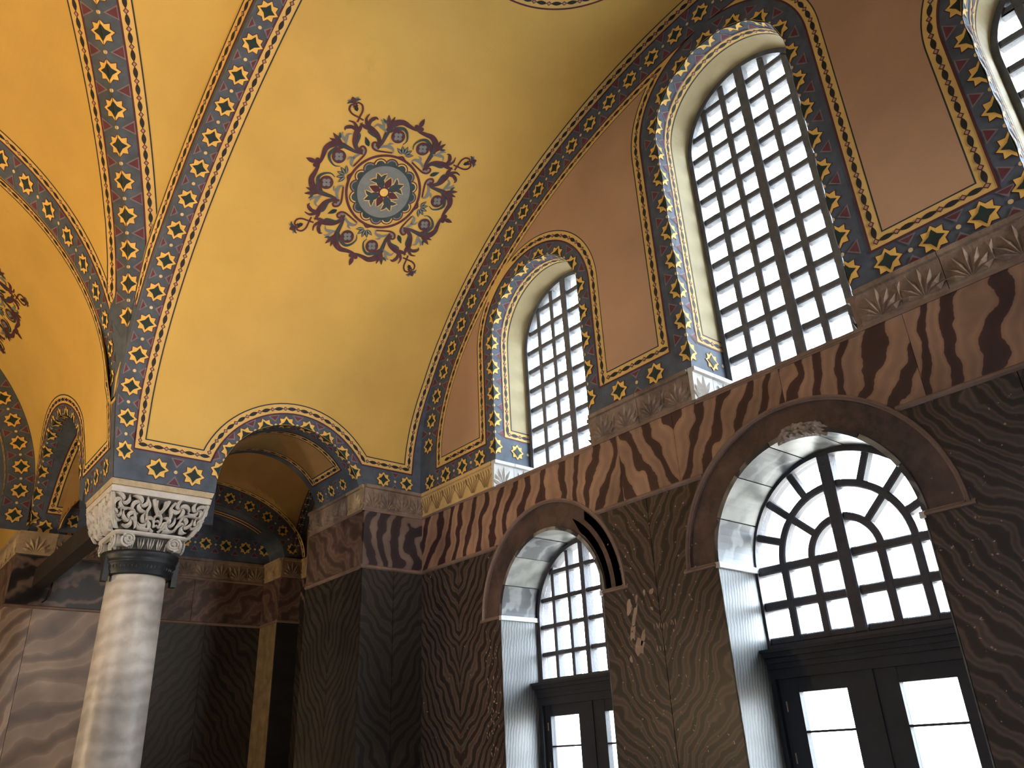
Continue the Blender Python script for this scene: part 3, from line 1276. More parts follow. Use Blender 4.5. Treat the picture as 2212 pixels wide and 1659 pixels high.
def cornice(chart, u0, u1, parent, mat, pitch=0.37, name='cornice_block', blocks=None, incised=False, z0=ZC, z1=ZT, matf=None):
    sg = 1 if u1 > u0 else -1
    L = abs(u1-u0)
    nb = blocks or max(1, int(round(L/1.1)))
    for k in range(nb):
        a, b = u0+sg*(L*k/nb+0.003), u0+sg*(L*(k+1)/nb-0.003)
        mb = MB()
        prof = [(-0.005, z0+0.012), (0.035, z0+0.012), (0.040, z0+0.03), (0.055, z1-0.055), (0.085, z1-0.045), (0.085, z1), (-0.005, z1)]
        m = len(prof)
        vv = [chart(u, z, h) for u in (a, b) for h, z in prof]
        mb.add(vv, [(j, m+j, m+(j+1) % m, (j+1) % m) for j in range(m)]+[tuple(range(m)), tuple(range(2*m-1, m-1, -1))], 0, [(0, 0)]*(2*m))
        n = max(1, int(round(abs(b-a)/pitch)))
        for i in range(n):
            uc = a+(b-a)*(i+0.5)/n
            if not incised:
                leaf_into(mb, chart, uc, z0+0.03, z1-0.05, pitch, 0.046, 0)
                # small dart between leaves
                if i < n-1:
                    ud = a+(b-a)*(i+1)/n
                    v = [chart(ud-0.03, z1-0.09, 0.052), chart(ud+0.03, z1-0.09, 0.052), chart(ud, z0+0.06, 0.048), chart(ud, z1-0.16, 0.072)]
                    mb.add(v, [(0, 1, 3), (1, 2, 3), (2, 0, 3)], 0)
            else:
                H = z1-z0
                for t in (-1, -0.55, -0.2, 0.2, 0.55, 1):
                    pts = bez([(uc+t*0.03, z0+0.05), (uc+t*0.09, z0+0.42*H), (uc+t*0.16, z0+0.62*H), (uc+t*0.15+0.02, z0+0.78*H)], 9)
                    l = offset(pts, 0.0045)
                    r = offset(pts, -0.0045)
                    q = len(pts)
                    hh = 0.059
                    mb.add([chart(u, z, hh) for u, z in l]+[chart(u, z, hh) for u, z in r], [(j, j+1, q+j+1, q+j) for j in range(q-1)], 1)
                for dt in (-0.02, 0.015):
                    v = [chart(uc+0.17+dt, z1-0.10, 0.060), chart(uc+0.18+dt, z1-0.10, 0.060), chart(uc+0.175+dt, z1-0.145, 0.060)]
                    mb.add(v, [(0, 1, 2)], 1)
        ob = mb.build(name, [mat, INCISE] if incised else mat)
        kid(ob, parent)


cornice(ch_wall, 9.84, 8.06, wall, CARVEDY, 0.30, incised=True, blocks=1)
cornice(ch_wall, 6.12, 4.59, wall, CARVED, 0.36, blocks=2)
cornice(ch_wall, 2.65, 1.11, wall, CARVED, 0.40, blocks=2)
cornice(ch_wall, -0.80, -2.8, wall, CARVED, 0.40, blocks=2)


# carved returns of the cornice in the upper reveals
def ch_jamb(w, sg):
    y0 = w[0]+sg*w[1]
    return lambda u, v, h: (u, y0-sg*h, v)


for w in (U1, U2, U3):
    for sg in (1, -1):
        cornice(ch_jamb(w, sg), WX-0.08 if sg > 0 else WX+0.005, XU-0.03, wall, CARVEDW if sg > 0 else CARVED, 0.34, name='reveal_cornice_block', blocks=2, z0=4.93)
    # sill
    mb = MB(); mb.box((WX-0.04, w[0]-w[1], 4.90), (XU+0.15, w[0]+w[1], 4.955))
    kid(mb.build('window_sill', MOULD), wall)

# ------------------------------------------------------------------ lower reveals: slabs, ledge, voussoirs
for w in (L1, L2):
    for sg in (1, -1):
        ch = ch_jamb(w, sg)
        slab('reveal_slab', lambda u, v, h: ch(u, v, h), [(WX-0.03, 0.3), (XLW+0.06, 0.3), (XLW+0.06, w[2]-0.03), (WX-0.03, w[2]-0.03)], REVEAL, 0.012, axis=0, parent=wall)
        mb = MB()
        y0 = w[0]+sg*w[1]
        mb.box((WX-0.045, min(y0-sg*0.04, y0+sg*0.01), w[2]-0.03), (XLW+0.05, max(y0-sg*0.04, y0+sg*0.01), w[2]+0.025))
        kid(mb.build('reveal_ledge', CARVEDW), wall)
    nv = 7
    for k in range(nv):
        a0, a1 = pi*k/nv+0.006, pi*(k+1)/nv-0.006
        mb = MB()
        n = 7
        o = (random.uniform(0, 9), random.uniform(0, 9))
        jit = random.uniform(0, 0.012)
        for rr, flipf in ((w[1]-0.012-jit, False),):
            mb.grid(lambda a, x: (x, w[0]+rr*cos(a), w[2]+rr*sin(a)), lin(a0, a1, n), lin(WX-0.02, XLW+0.06, 3), 0, lambda a, x: (a*w[1]+o[0], x+o[1]))
        # front and side edges
        ra, rb = w[1]-0.012-jit, w[1]+0.03
        mb.grid(lambda a, r: (WX-0.02, w[0]+r*cos(a), w[2]+r*sin(a)), lin(a0, a1, n), (ra, rb), 0, lambda a, r: (a*w[1]+o[0], r+o[1]))
        for a in (a0, a1):
            mb.grid(lambda x, r: (x, w[0]+r*cos(a), w[2]+r*sin(a)), (WX-0.02, XLW+0.06), (ra, rb), 0)
        kid(mb.build('voussoir', VDARK if k % 2 == 0 else VLIGHT), wall)

# broken plaster over the crown of the larger lower arch
mb = MB()
n1, n2 = 26, 9
rnd = random.Random(3)
jit = [[rnd.uniform(0, 1) for _ in range(n2)] for _ in range(n1)]


def plast(i, j):
    a = radians(82+(i/(n1-1))*30)
    edge = 0.5-abs(i/(n1-1)-0.5)
    top = 0.04+0.085*min(1, edge*4)*(0.6+0.4*jit[i][0])
    r = L2[1]-0.05+(top+0.04)*j/(n2-1)
    h = (0.015+0.05*jit[i][j])*(1 if 0 < j < n2-1 else 0.0)*min(1, edge*5)
    return (WX-0.006-h, L2[0]+r*cos(a), L2[2]+r*sin(a))


mb.grid(plast, range(n1), range(n2))
kid(mb.build('broken_plaster_patch', PLASTER), wall)


# chipped and scratched patches on the slab between the lower windows
mb = MB()
rc = random.Random(21)


def chip(yc_, zc_, ry_, rz_, tilt=0.0, n=11):
    p = []
    for k in range(n):
        a = 2*pi*k/n
        q = rc.uniform(0.55, 1.1)
        du, dv = ry_*q*cos(a), rz_*q*sin(a)
        p.append((WX-0.0315, yc_+du*cos(tilt)-dv*sin(tilt), zc_+du*sin(tilt)+dv*cos(tilt)))
    mb.add(p, [tuple(range(n))])


for yc_, zc_, ry_, rz_, tl in ((5.82, 2.98, 0.045, 0.11, 0.35), (5.74, 2.90, 0.035, 0.13, 0.4), (5.80, 2.72, 0.05, 0.09, 0.2), (5.72, 2.58, 0.075, 0.11, 0.1), (5.66, 2.66, 0.03, 0.09, 0.4),
                              (5.86, 2.46, 0.03, 0.035, 0), (5.58, 3.10, 0.02, 0.04, 0), (5.48, 3.10, 0.035, 0.035, 0), (5.70, 3.05, 0.02, 0.05, 0.3), (5.50, 2.92, 0.03, 0.02, 0.6)):
    chip(yc_, zc_, ry_, rz_, tl)
for k in range(110):
    chip(rc.uniform(4.75, 6.05), rc.uniform(1.5, 3.9), rc.uniform(0.004, 0.012), rc.uniform(0.005, 0.018), rc.uniform(0, 3), 6)
for k in range(90):
    chip(rc.uniform(0.9, 2.45), rc.uniform(1.5, 3.9), rc.uniform(0.004, 0.011), rc.uniform(0.005, 0.015), rc.uniform(0, 3), 6)
for k in range(70):
    chip(rc.uniform(8.1, 8.35), rc.uniform(1.4, 3.1), rc.uniform(0.004, 0.012), rc.uniform(0.01, 0.03), rc.uniform(-0.3, 0.3), 6)
for yy, zz, tl in ((5.50, 2.735, 0.05), (5.455, 2.74, -0.25), (5.43, 2.74, 0.25), (5.40, 2.735, 0.0), (5.37, 2.735, 0.3), (5.33, 2.74, -0.2), (5.27, 2.75, 0.25), (5.25, 2.75, -0.25), (5.215, 2.75, 0), (5.49, 2.52, 0.05), (5.45, 2.52, -0.2), (5.41, 2.52, 0.1), (5.38, 2.52, -0.1)):
    chip(yy, zz, 0.006, 0.038, tl, 7)
ob = kid(mb.build('chipped_spots', plain('chipped_pale_stone', (0.36, 0.26, 0.20), 0.8, 0.25, 8.0)), wall)
ob['kind'] = 'stuff'


# ------------------------------------------------------------------ glazing
def clip_convex(poly, conv):
    """Sutherland-Hodgman, conv counter-clockwise"""
    out = poly
    n = len(conv)
    for i in range(n):
        a, b = conv[i], conv[(i+1) % n]
        ex, ey = b[0]-a[0], b[1]-a[1]
        if hypot(ex, ey) < 1e-9:
            continue
        ins = lambda p: ex*(p[1]-a[1])-ey*(p[0]-a[0]) >= -1e-9
        res = []
        m = len(out)
        for j in range(m):
            p, q = out[j], out[(j+1) % m]
            ip, iq = ins(p), ins(q)
            if ip:
                res.append(p)
            if ip != iq:
                d1 = ex*(p[1]-a[1])-ey*(p[0]-a[0])
                d2 = ex*(q[1]-a[1])-ey*(q[0]-a[0])
                t = d1/(d1-d2)
                res.append((p[0]+(q[0]-p[0])*t, p[1]+(q[1]-p[1])*t))
        out = res
        if len(out) < 3:
            return []
    return out


def area(p):
    return 0.5*abs(sum(p[i-1][0]*p[i][1]-p[i][0]*p[i-1][1] for i in range(len(p))))


def pane(X, poly, parent):
    if len(poly) < 3 or area(poly) < 0.002:
        return
    mb = MB()
    mb.prism([(X+0.045, a, b) for a, b in poly], [(X+0.051, a, b) for a, b in poly], 0)
    kid(mb.build('pane', GLASS), parent)


def bar(X, poly, parent, mat, d0=0.0, d1=0.10, name='glazing_bar', bev=0.012):
    """prism of a flat outline with a chamfered room side"""
    if len(poly) < 3 or area(poly) < 1e-4:
        return
    A = sum(poly[i-1][0]*poly[i][1]-poly[i][0]*poly[i-1][1] for i in range(len(poly)))
    q = poly if A > 0 else list(reversed(poly))
    ins = offset(q, bev, True)
    mb = MB()
    n = len(q)
    v = [(X+d0, a, b) for a, b in ins]+[(X+d0+bev, a, b) for a, b in q]+[(X+d1, a, b) for a, b in q]
    f = [tuple(range(n)), tuple(range(3*n-1, 2*n-1, -1))]
    for l in (0, 1):
        f += [(l*n+i, (l+1)*n+i, (l+1)*n+(i+1) % n, l*n+(i+1) % n) for i in range(n)]
    mb.add(v, f)
    kid(mb.build(name, mat), parent)


def rect(y0, y1, z0, z1):
    return [(y0, z0), (y1, z0), (y1, z1), (y0, z1)]


def frame_ring(X, w, zb, fw, parent, mat, d0=-0.02, d1=0.14):
    path = arch_path(w, 36, 0.0, zb)
    inner = arch_path((w[0], w[1]-fw, w[2], w[3]), 36, 0.0, zb+fw)
    n = len(path)
    mb = MB()
    v = [(X+d, a, b) for d in (d0, d1) for P in (path, inner) for a, b in P]
    f = []
    for i in range(n):
        j = (i+1) % n
        f += [(i, j, n+j, n+i), (2*n+i, 3*n+i, 3*n+j, 2*n+j), (n+i, n+j, 3*n+j, 3*n+i)]
    mb.add(v, f)
    kid(mb.build('frame', mat), parent)


def grid_window(name, w, X, zb, ycuts, zcuts, bw, mull, mat, label, fan=None):
    root = empty(name, (X, w[0], zb))
    struct(root, label)
    fw = 0.065
    frame_ring(X, w, zb, fw, root, mat)
    conv = [(w[0]-w[1]+fw, zb+fw)]+[(w[0]+w[1]-fw, zb+fw)]+[(w[0]+(w[1]-fw)*cos(pi*i/36), w[2]+(w[1]-fw)*sin(pi*i/36)) for i in range(37)]
    yl, yh = w[0]-w[1], w[0]+w[1]
    top = w[2]+w[1]
    # rails
    for z in zcuts:
        p = clip_convex(rect(yl, yh, z-bw/2, z+bw/2), conv)
        bar(X, p, root, mat, 0.004, 0.10)
    zc = [zb+fw]+[z for z in zcuts]+[top if fan is None else fan]
    for k, y in enumerate(ycuts):
        b = mull if abs(y-w[0]) < 0.02 else bw
        zt = top
        if fan is not None and abs(y-w[0]) > 0.02:
            zt = fan
        p = clip_convex(rect(y-b/2, y+b/2, zb, zt), conv)
        bar(X, p, root, mat, -0.03 if b == mull else 0.0, 0.11, 'mullion' if b == mull else 'glazing_bar')
    yc = [yl+fw]+list(reversed(sorted(ycuts, reverse=True)))+[yh-fw]
    for i in range(len(yc)-1):
        for j in range(len(zc)-1):
            ya = yc[i]+(mull/2 if abs(yc[i]-w[0]) < 0.02 else bw/2)
            yb = yc[i+1]-(mull/2 if abs(yc[i+1]-w[0]) < 0.02 else bw/2)
            za, zd = zc[j]+bw/2, zc[j+1]-bw/2
            pane(X, clip_convex(rect(ya-0.01, yb+0.01, za-0.01, zd+0.01), conv), root)
    return root


def even(w, n):
    a, b = w[0]-w[1]+0.03, w[0]+w[1]-0.03
    return [a+(b-a)*i/n for i in range(1, n)]


zr = [4.97+0.318*i for i in range(1, 11)]
grid_window('window_1', U1, XU, 4.955, even(U1, 6), [z for z in zr if z < 8.05], 0.075, 0.115, LEAD, 'small arched upper window with square panes, farther along the wall')
zr = [4.96+0.325*i for i in range(1, 15)]
grid_window('window_2', U2, XU, 4.955, even(U2, 6), [z for z in zr if z < 9.42], 0.085, 0.125, LEAD, 'tallest arched upper window with square panes')
zr = [4.97+0.318*i for i in range(1, 11)]
grid_window('window_3', U3, XU, 4.955, even(U3, 6), [z for z in zr if z < 8.2], 0.085, 0.12, LEAD, 'arched upper window cut by the corner of the view')
grid_window('window_4', L1, XLW, 2.40, even(L1, 6), [2.76, 3.10, 3.44, 3.78], 0.055, 0.075, LEADP, 'lower arched window with plain square panes')

# fan window
w = L2
FC = (L2[0]+0.03, 3.18)
root = grid_window('window_5', (FC[0], L2[1], L2[2], 0), XLW, 2.40, [FC[0]-0.98+0.0, FC[0]-0.66, FC[0]-0.34, FC[0], FC[0]+0.34, FC[0]+0.66, FC[0]+0.98][1:-1],
                   [2.49, 2.83, FC[1]], 0.085, 0.13, LEADP, 'lower arched window with a fan of curved panes', fan=FC[1])
R1, R2, R3, BW = 0.35, 0.67, 0.955, 0.075


def sector(r0, r1, a0, a1, n=8):
    p = [(FC[0]+r1*cos(a0+(a1-a0)*i/n), FC[1]+r1*sin(a0+(a1-a0)*i/n)) for i in range(n+1)]
    if r0 > 0.01:
        p += [(FC[0]+r0*cos(a1+(a0-a1)*i/n), FC[1]+r0*sin(a1+(a0-a1)*i/n)) for i in range(n+1)]
    else:
        p.append(FC)
    return p


for rr in (R1, R2):
    for a0, a1 in ((0, pi/2-0.06/rr), (pi/2+0.06/rr, pi)):
        bar(XLW, sector(rr-BW/2, rr+BW/2, a0, a1, 16), root, LEADP, 0.0, 0.10, 'curved_glazing_bar')


def radial(a, r0, r1):
    c, s = cos(a), sin(a)
    h = BW/2
    bar(XLW, [(FC[0]+r0*c+s*h, FC[1]+r0*s-c*h), (FC[0]+r1*c+s*h, FC[1]+r1*s-c*h), (FC[0]+r1*c-s*h, FC[1]+r1*s+c*h), (FC[0]+r0*c-s*h, FC[1]+r0*s+c*h)], root, LEADP, 0.002, 0.10, 'radial_glazing_bar')


oang = [radians(x) for x in (0, 21, 43, 65, 90, 115, 137, 159, 180)]
for a in oang[1:-1]:
    if abs(a-pi/2) > 0.1:
        radial(a, R2, R3+0.03)
for a in (oang[2], oang[6]):
    radial(a, R1, R2)
for a0, a1 in zip(oang[:-1], oang[1:]):
    pane(XLW, sector(R2+0.02, R3+0.01, a0+0.02, a1-0.02), root)
for a0, a1 in ((0, oang[2]), (oang[2], pi/2), (pi/2, oang[6]), (oang[6], pi)):
    pane(XLW, sector(R1+0.02, R2-0.02, a0+0.03, a1-0.03), root)
pane(XLW, sector(0, R1-0.02, 0.05, pi/2-0.03), root)
pane(XLW, sector(0, R1-0.02, pi/2+0.03, pi-0.05), root)


def casement(name, w, label, pw):
    """dark wooden double casement below the lintel"""
    root = empty(name, (XLW, w[0], 0.35))
    struct(root, label)
    X = XLW
    y0, y1 = w[0]-w[1], w[0]+w[1]
    # lintel with stepped mouldings
    mb = MB()
    for (d, za, zb) in ((0.19, 2.385, 2.415), (0.16, 2.34, 2.385), (0.12, 2.29, 2.34), (0.10, 2.24, 2.29), (0.075, 2.15, 2.24)):
        mb.box((X-d, y0+0.006, za), (X+0.10, y1-0.006, zb))
    kid(mb.build('lintel', WOOD), root)
    for sg in (1, -1):
        yo = w[0]+sg*w[1]
        a, b = sorted((yo-sg*0.006, yo-sg*0.10))
        mb = MB()
        mb.box((X-0.075, a, 0.35), (X+0.10, b, 2.15))
        mb.box((X-0.095, *sorted((yo-sg*0.07, yo-sg*0.10))[:1], 0.35), (X-0.075, sorted((yo-sg*0.07, yo-sg*0.10))[1], 2.15))
        kid(mb.build('door_post', WOOD), root)
    mb = MB(); mb.box((X-0.075, y0, 0.35), (X+0.1, y1, 0.45)); kid(mb.build('threshold', WOOD), root)
    # leaves
    for sg in (1, -1):
        ya, yb = sorted((w[0]+sg*0.012, w[0]+sg*(w[1]-0.10)))
        leaf = empty('casement_leaf', (X, (ya+yb)/2, 0.45))
        kid(leaf, root)
        pc = w[0]+sg*pw[0]
        p0, p1 = pc-pw[1]/2, pc+pw[1]/2
        for a, b in ((ya, p0), (p1, yb)):
            mb = MB(); mb.box((X-0.045, a, 0.45), (X+0.03, b, 2.15)); o = mb.build('stile', WOOD); o.parent = leaf
            o.matrix_parent_inverse = Matrix.Translation((X, (ya+yb)/2, 0.45)).inverted()
        zs = [2.15, 2.02, 1.69, 1.67, 1.345, 1.325, 1.0, 0.98, 0.66, 0.45]
        for i in range(0, 10, 2):
            mb = MB(); mb.box((X-0.04, p0, zs[i+1]), (X+0.03, p1, zs[i])); o = mb.build('rail', WOOD); o.parent = leaf
            o.matrix_parent_inverse = Matrix.Translation((X, (ya+yb)/2, 0.45)).inverted()
        for i in range(1, 9, 2):
            mb = MB(); mb.box((X, p0, zs[i+1]), (X+0.006, p1, zs[i])); o = mb.build('pane', GLASS); o.parent = leaf
            o.matrix_parent_inverse = Matrix.Translation((X, (ya+yb)/2, 0.45)).inverted()
        for zz in (1.86, 1.42, 0.9):
            mb = MB(); mb.tube([(X-0.05, yb-0.05 if sg > 0 else ya+0.05, zz), (X-0.05, yb-0.05 if sg > 0 else ya+0.05, zz+0.09)], 0.007, 6)
            o = mb.build('hinge', IRON); o.parent = leaf
            o.matrix_parent_inverse = Matrix.Translation((X, (ya+yb)/2, 0.45)).inverted()
    # meeting stile cover
    mb = MB(); mb.box((X-0.06, w[0]-0.035, 0.45), (X-0.045, w[0]+0.035, 2.15)); kid(mb.build('meeting_strip', WOOD), root)
    return root


casement('door_1', L1, 'black wooden double casement with tall panes under the plain grid window', (0.47, 0.50))
casement('door_2', (FC[0], L2[1], L2[2], L2[3]), 'black wooden double casement with tall panes under the fan window', (0.48, 0.48))

# ------------------------------------------------------------------ main barrel vault
ACX, ACZ, ARR = 4.40, 4.97, 1.07            # arch opening beside the column
A1L, A1R = ACX-ARR, ACX+ARR


def low_main(x):
    if A1L < x < A1R:
        z = ACZ+sqrt(max(0, ARR*ARR-(x-ACX)**2))
        return max(z, 5.32 if x > ACX+0.5 else 4.86)
    return 4.86 if x < ACX else 5.32


ceil_ = empty('ceiling', (4.2, 3.6, 10.2))
struct(ceil_, 'yellow painted barrel vault with a rosette and star borders')
mb = MB()
xs = lin(XL, A1L, 8)[:-1]+[ACX-ARR*cos(pi*i/40) for i in range(41)]+lin(A1R, WX, 7)[1:]
S1 = G.s_of_z(6.7)
mb.grid(lambda x, t: ch_main(x, G.s_of_z(low_main(x))*(1-t)+S1*t), xs, lin(0, 1, 15))
mb.grid(lambda x, s: ch_main(x, s), [XL, 3, 4, 5, 6, WX], lin(S1, G.total+1.0, 170))
kid(mb.build('vault_plaster', YELLOW, smooth=True), ceil_)

pv = Paint()
# blue ground: rib soffit, foot of the vault, edge along the window wall
REDX = 2.23
sl = lin(-0.645, G.total+0.5, 190)
pv.ribbon(ch_main, [(XL, s) for s in sl], [(REDX, s) for s in sl], LAY, C_BLU)
RIN = 1.235
# red outline of the field (travel: down the rib, along the foot, over the arch, up the window wall)
zl, zrr = 5.26, 5.655
cxo = 4.42
aL = pi-math.asin((zl-ACZ)/RIN)
aR = math.asin((zrr-ACZ)/RIN)
foot = [(REDX, zl), (cxo+RIN*cos(aL), zl)]
foot += [(cxo+RIN*cos(aL+(aR-aL)*i/30), ACZ+RIN*sin(aL+(aR-aL)*i/30)) for i in range(1, 31)]
foot += [(6.34, zrr)]
foot_s = [(x, G.s_of_z(z)) for x, z in foot]
right = [(6.40, 0.5), (6.47, 1.3), (6.492, 2.2)]+[(6.492, s) for s in lin(2.6, G.total, 120)]
left = [(REDX, s) for s in lin(G.total, 0, 130)]
outline = left+foot_s+right
# ground under the foot line
xs2 = [XL]+[x for x in xs if x > XL]


def red_at(x):
    if x <= foot[1][0]:
        return zl
    if x >= foot[-2][0]:
        return zrr
    return ACZ+sqrt(max(0.0, RIN*RIN-(x-cxo)**2))


lo = [(x, G.s_of_z(low_main(x))) for x in xs2]
hi = [(x, G.s_of_z(max(red_at(x), low_main(x)))) for x in xs2]
pv.ribbon(ch_main, lo, hi, LAY*0.55, C_BLU)
rs = resample([(6.34, G.s_of_z(zrr))]+right[:3], 0.1)
pv.ribbon(ch_main, rs, [(WX, s) for x, s in rs], LAY, C_BLU)
pv.border(ch_main, outline, 1, 0.15)
# stars: rib, foot left, foot right, arch
pv.star_row(ch_main, [((XL+REDX)/2+0.01, s) for s in lin(-0.9, G.total, 160)], 0.43, 0.128, 0.14)
pv.star_row(ch_main, [(2.35, -0.84), (3.25, -0.87)], 0.43, 0.14, 0.19)
pv.star_row(ch_main, [(5.62, -0.41), (6.45, -0.41)], 0.40, 0.12, 0.15)
wkA = Walk([(ACX+ARR*cos(a), ACZ+ARR*sin(a)) for a in lin(radians(178), radians(22), 60)])


def FA(s, b, h):
    """arch edge: b>0 on the vault face, b<0 on the soffit"""
    (x, z), (tx, tz) = wkA.at(s)
    nx, nz = -tz, tx           # outward (left of travel when going over the arch to the right)
    if b >= 0:
        return ch_main(x+nx*b, G.s_of_z(z+nz*b), h)
    y = ch_main(x, G.s_of_z(z), 0)[1]
    return (x-nx*h, y-b, z-nz*h)


pv.star_row_fold(FA, wkA.total, 0.335, 0.125, 0.155)


# rosette in the middle of the cell
def rosette(P, chart, C, R, plum=C_PLM, l0=1):
    H = lambda k: LAY*(l0+k)

    def ad(q, ang, mir):
        a, b = q
        b = b*mir
        return (C[0]+R*(a*cos(ang)-b*sin(ang)), C[1]+R*(a*sin(ang)+b*cos(ang)))
    P.disc(chart, C, R*0.365, R*0.39, H(1), C_RED, 64)
    P.disc(chart, C, R*0.0, R*0.30, H(2), C_TEA, 48)
    for k in range(16):
        a = 2*pi*(k+0.5)/16
        c = (C[0]+R*0.285*cos(a), C[1]+R*0.285*sin(a))
        P.disc(chart, c, 0, R*0.068, H(1), C_RED, 16)
        P.disc(chart, c, 0, R*0.056, H(1.4), C_CRM if k % 2 else C_GRY, 16)
        P.disc(chart, c, 0, R*0.044, H(1.8), C_TEA, 14)
    P.disc(chart, C, 0, R*0.272, H(3), C_GRY, 48)
    for k in range(4):
        t = k*pi/2
        m = t+pi/4
        for ang, col, l, wd, r0 in ((t, C_TEA, 0.215, 0.040, 0.05), (m, C_RED, 0.165, 0.036, 0.05)):
            for grow, cc, hh in ((0.011, C_CRM, 4), (0, col, 5)):
                pts = [ad((r0+(l-r0)*i/6, 0), ang, 1) for i in range(7)]
                ww = [R*(grow+wd*x) for x in (0.35, 0.8, 1.0, 0.9, 0.65, 0.35, 0.02)]
                P.stroke(chart, pts, ww, H(hh), cc)
        for mir in (1, -1):
            for grow, cc, hh in ((0.010, C_CRM, 4), (0, C_TEA, 5)):
                pts = [ad(q, t, mir) for q in bez([(0.11, 0.015), (0.15, 0.045), (0.165, 0.085)], 8)]
                P.stroke(chart, pts, [R*(grow+x) for x in taper(len(pts), 0.010, 0.020, 0.002)], H(hh), cc)
            pts = [ad(q, m, mir) for q in bez([(0.07, 0.03), (0.12, 0.065), (0.19, 0.06)], 8)]
            P.stroke(chart, pts, [R*x for x in taper(len(pts), 0.006, 0.012, 0.004)], H(4.5), C_CRM)
    P.disc(chart, C, 0, R*0.058, H(6), C_RED, 20)
    P.disc(chart, C, 0, R*0.042, H(7), C_STR, 20)

    def S(q, w, ang, mir, col, h, n=16):
        pts = [ad(p, ang, mir) for p in bez(q, n)]
        if isinstance(w, tuple):
            w = [R*x*0.80 for x in taper(len(pts), *w)]
        P.stroke(chart, pts, w, H(h), col)

    for k in range(4):
        t = k*pi/2
        # heart finial on the tip axis
        for mir in (1, -1):
            S([(0.76, -0.03), (0.80, 0.005), (0.85, 0.050), (0.90, 0.062), (0.935, 0.035), (0.925, 0.012), (0.905, 0.022)], (0.010, 0.011, 0.008), t, mir, C_RED, 2, 24)
            # trefoil
            S([(0.945, 0.0), (0.965, 0.035), (0.955, 0.066)], (0.008, 0.016, 0.002), t, mir, C_TEA, 2, 8)
            S([(0.935, 0.004), (0.975, 0.028), (0.985, 0.055)], (0.006, 0.013, 0.002), t, mir, C_GRY, 1.6, 8)
            # red stem from ring to volute
            S([(0.36, 0.20), (0.40, 0.12), (0.435, 0.06), (0.475, 0.035), (0.515, 0.048), (0.515, 0.078), (0.485, 0.080), (0.480, 0.062)], (0.010, 0.013, 0.010), t, mir, C_RED, 2, 28)
            S([(0.44, 0.075), (0.475, 0.055), (0.505, 0.062)], (0.006, 0.014, 0.004), t, mir, C_GRY, 2.6, 8)
            # plum acanthus rising to the finial
            S([(0.455, 0.085), (0.52, 0.115), (0.585, 0.112), (0.645, 0.080), (0.70, 0.055), (0.765, 0.060), (0.80, 0.105)], (0.018, 0.036, 0.004), t, mir, plum, 2, 24)
            S([(0.64, 0.085), (0.695, 0.025), (0.745, -0.012)], (0.020, 0.024, 0.002), t, mir, plum, 2, 8)
            S([(0.69, 0.060), (0.735, 0.095), (0.745, 0.150), (0.720, 0.165)], (0.018, 0.024, 0.002), t, mir, plum, 2, 10)
            S([(0.50, 0.105), (0.56, 0.100), (0.63, 0.045), (0.665, 0.05)], (0.004, 0.016, 0.002), t, mir, C_TEA, 2.6, 10)
            # big vine scroll to the middle axis
            S([(0.445, 0.075), (0.49, 0.135), (0.545, 0.185), (0.605, 0.245), (0.635, 0.315), (0.620, 0.385), (0.570, 0.430), (0.525, 0.470), (0.500, 0.500)], (0.010, 0.040, 0.012), t, mir, plum, 2, 40)
            S([(0.47, 0.115), (0.535, 0.175), (0.595, 0.25), (0.618, 0.32)], (0.004, 0.016, 0.002), t, mir, C_TEA, 2.6, 14)
            # inner curl round the blossom
            S([(0.585, 0.285), (0.560, 0.370), (0.500, 0.392), (0.430, 0.370), (0.405, 0.320)], (0.026, 0.014, 0.003), t, mir, C_TEA, 2, 18)
            S([(0.565, 0.23), (0.575, 0.29), (0.54, 0.345)], (0.004, 0.022, 0.002), t, mir, plum, 2.2, 8)
            # grey leaves
            S([(0.455, 0.10), (0.440, 0.17), (0.395, 0.215), (0.35, 0.205)], (0.010, 0.022, 0.002), t, mir, C_GRY, 2, 12)
            S([(0.43, 0.165), (0.455, 0.205), (0.44, 0.24)], (0.010, 0.014, 0.002), t, mir, C_GRY, 2, 8)
            S([(0.565, 0.215), (0.625, 0.185), (0.675, 0.150), (0.665, 0.105)], (0.008, 0.020, 0.002), t, mir, C_GRY, 2, 12)
            S([(0.625, 0.195), (0.685, 0.205), (0.715, 0.185)], (0.010, 0.016, 0.002), t, mir, C_GRY, 2, 8)
            # lily
            S([(0.61, 0.23), (0.65, 0.245), (0.70, 0.265), (0.735, 0.275)], (0.008, 0.026, 0.002), t, mir, plum, 2.2, 10)
            S([(0.665, 0.245), (0.685, 0.225), (0.72, 0.215)], (0.014, 0.016, 0.002), t, mir, C_TEA, 2.3, 8)
            S([(0.655, 0.265), (0.675, 0.300), (0.70, 0.325)], (0.014, 0.016, 0.002), t, mir, plum, 2.3, 8)
            # blossom
            c = ad((0.500, 0.300), t, mir)
            P.disc(chart, c, 0, R*0.068, H(2.5), plum, 22)
            for q in range(4):
                a = q*pi/2+0.4
                cc = (c[0]+R*0.026*cos(a), c[1]+R*0.026*sin(a))
                P.disc(chart, cc, 0, R*0.020, H(3.2), C_GRY, 10)
        # bud on tip axis
        pts = [ad((0.50+0.10*i/5, 0), t, 1) for i in range(6)]
        P.stroke(chart, pts, [R*x for x in (0.004, 0.018, 0.022, 0.018, 0.010, 0.002)], H(2.4), C_GRN)
        pts = [ad((0.93+0.075*i/4, 0), t, 1) for i in range(5)]
        P.stroke(chart, pts, [R*x for x in (0.010, 0.016, 0.026, 0.02, 0.001)], H(2.6), plum)
        pts = [ad((0.86+0.06*i/4, 0), t, 1) for i in range(5)]
        P.stroke(chart, pts, [R*x for x in (0.001, 0.016, 0.020, 0.014, 0.006)], H(2.6), C_BLK)
        # fleuron and palmette on the middle axis
        m = t+pi/4
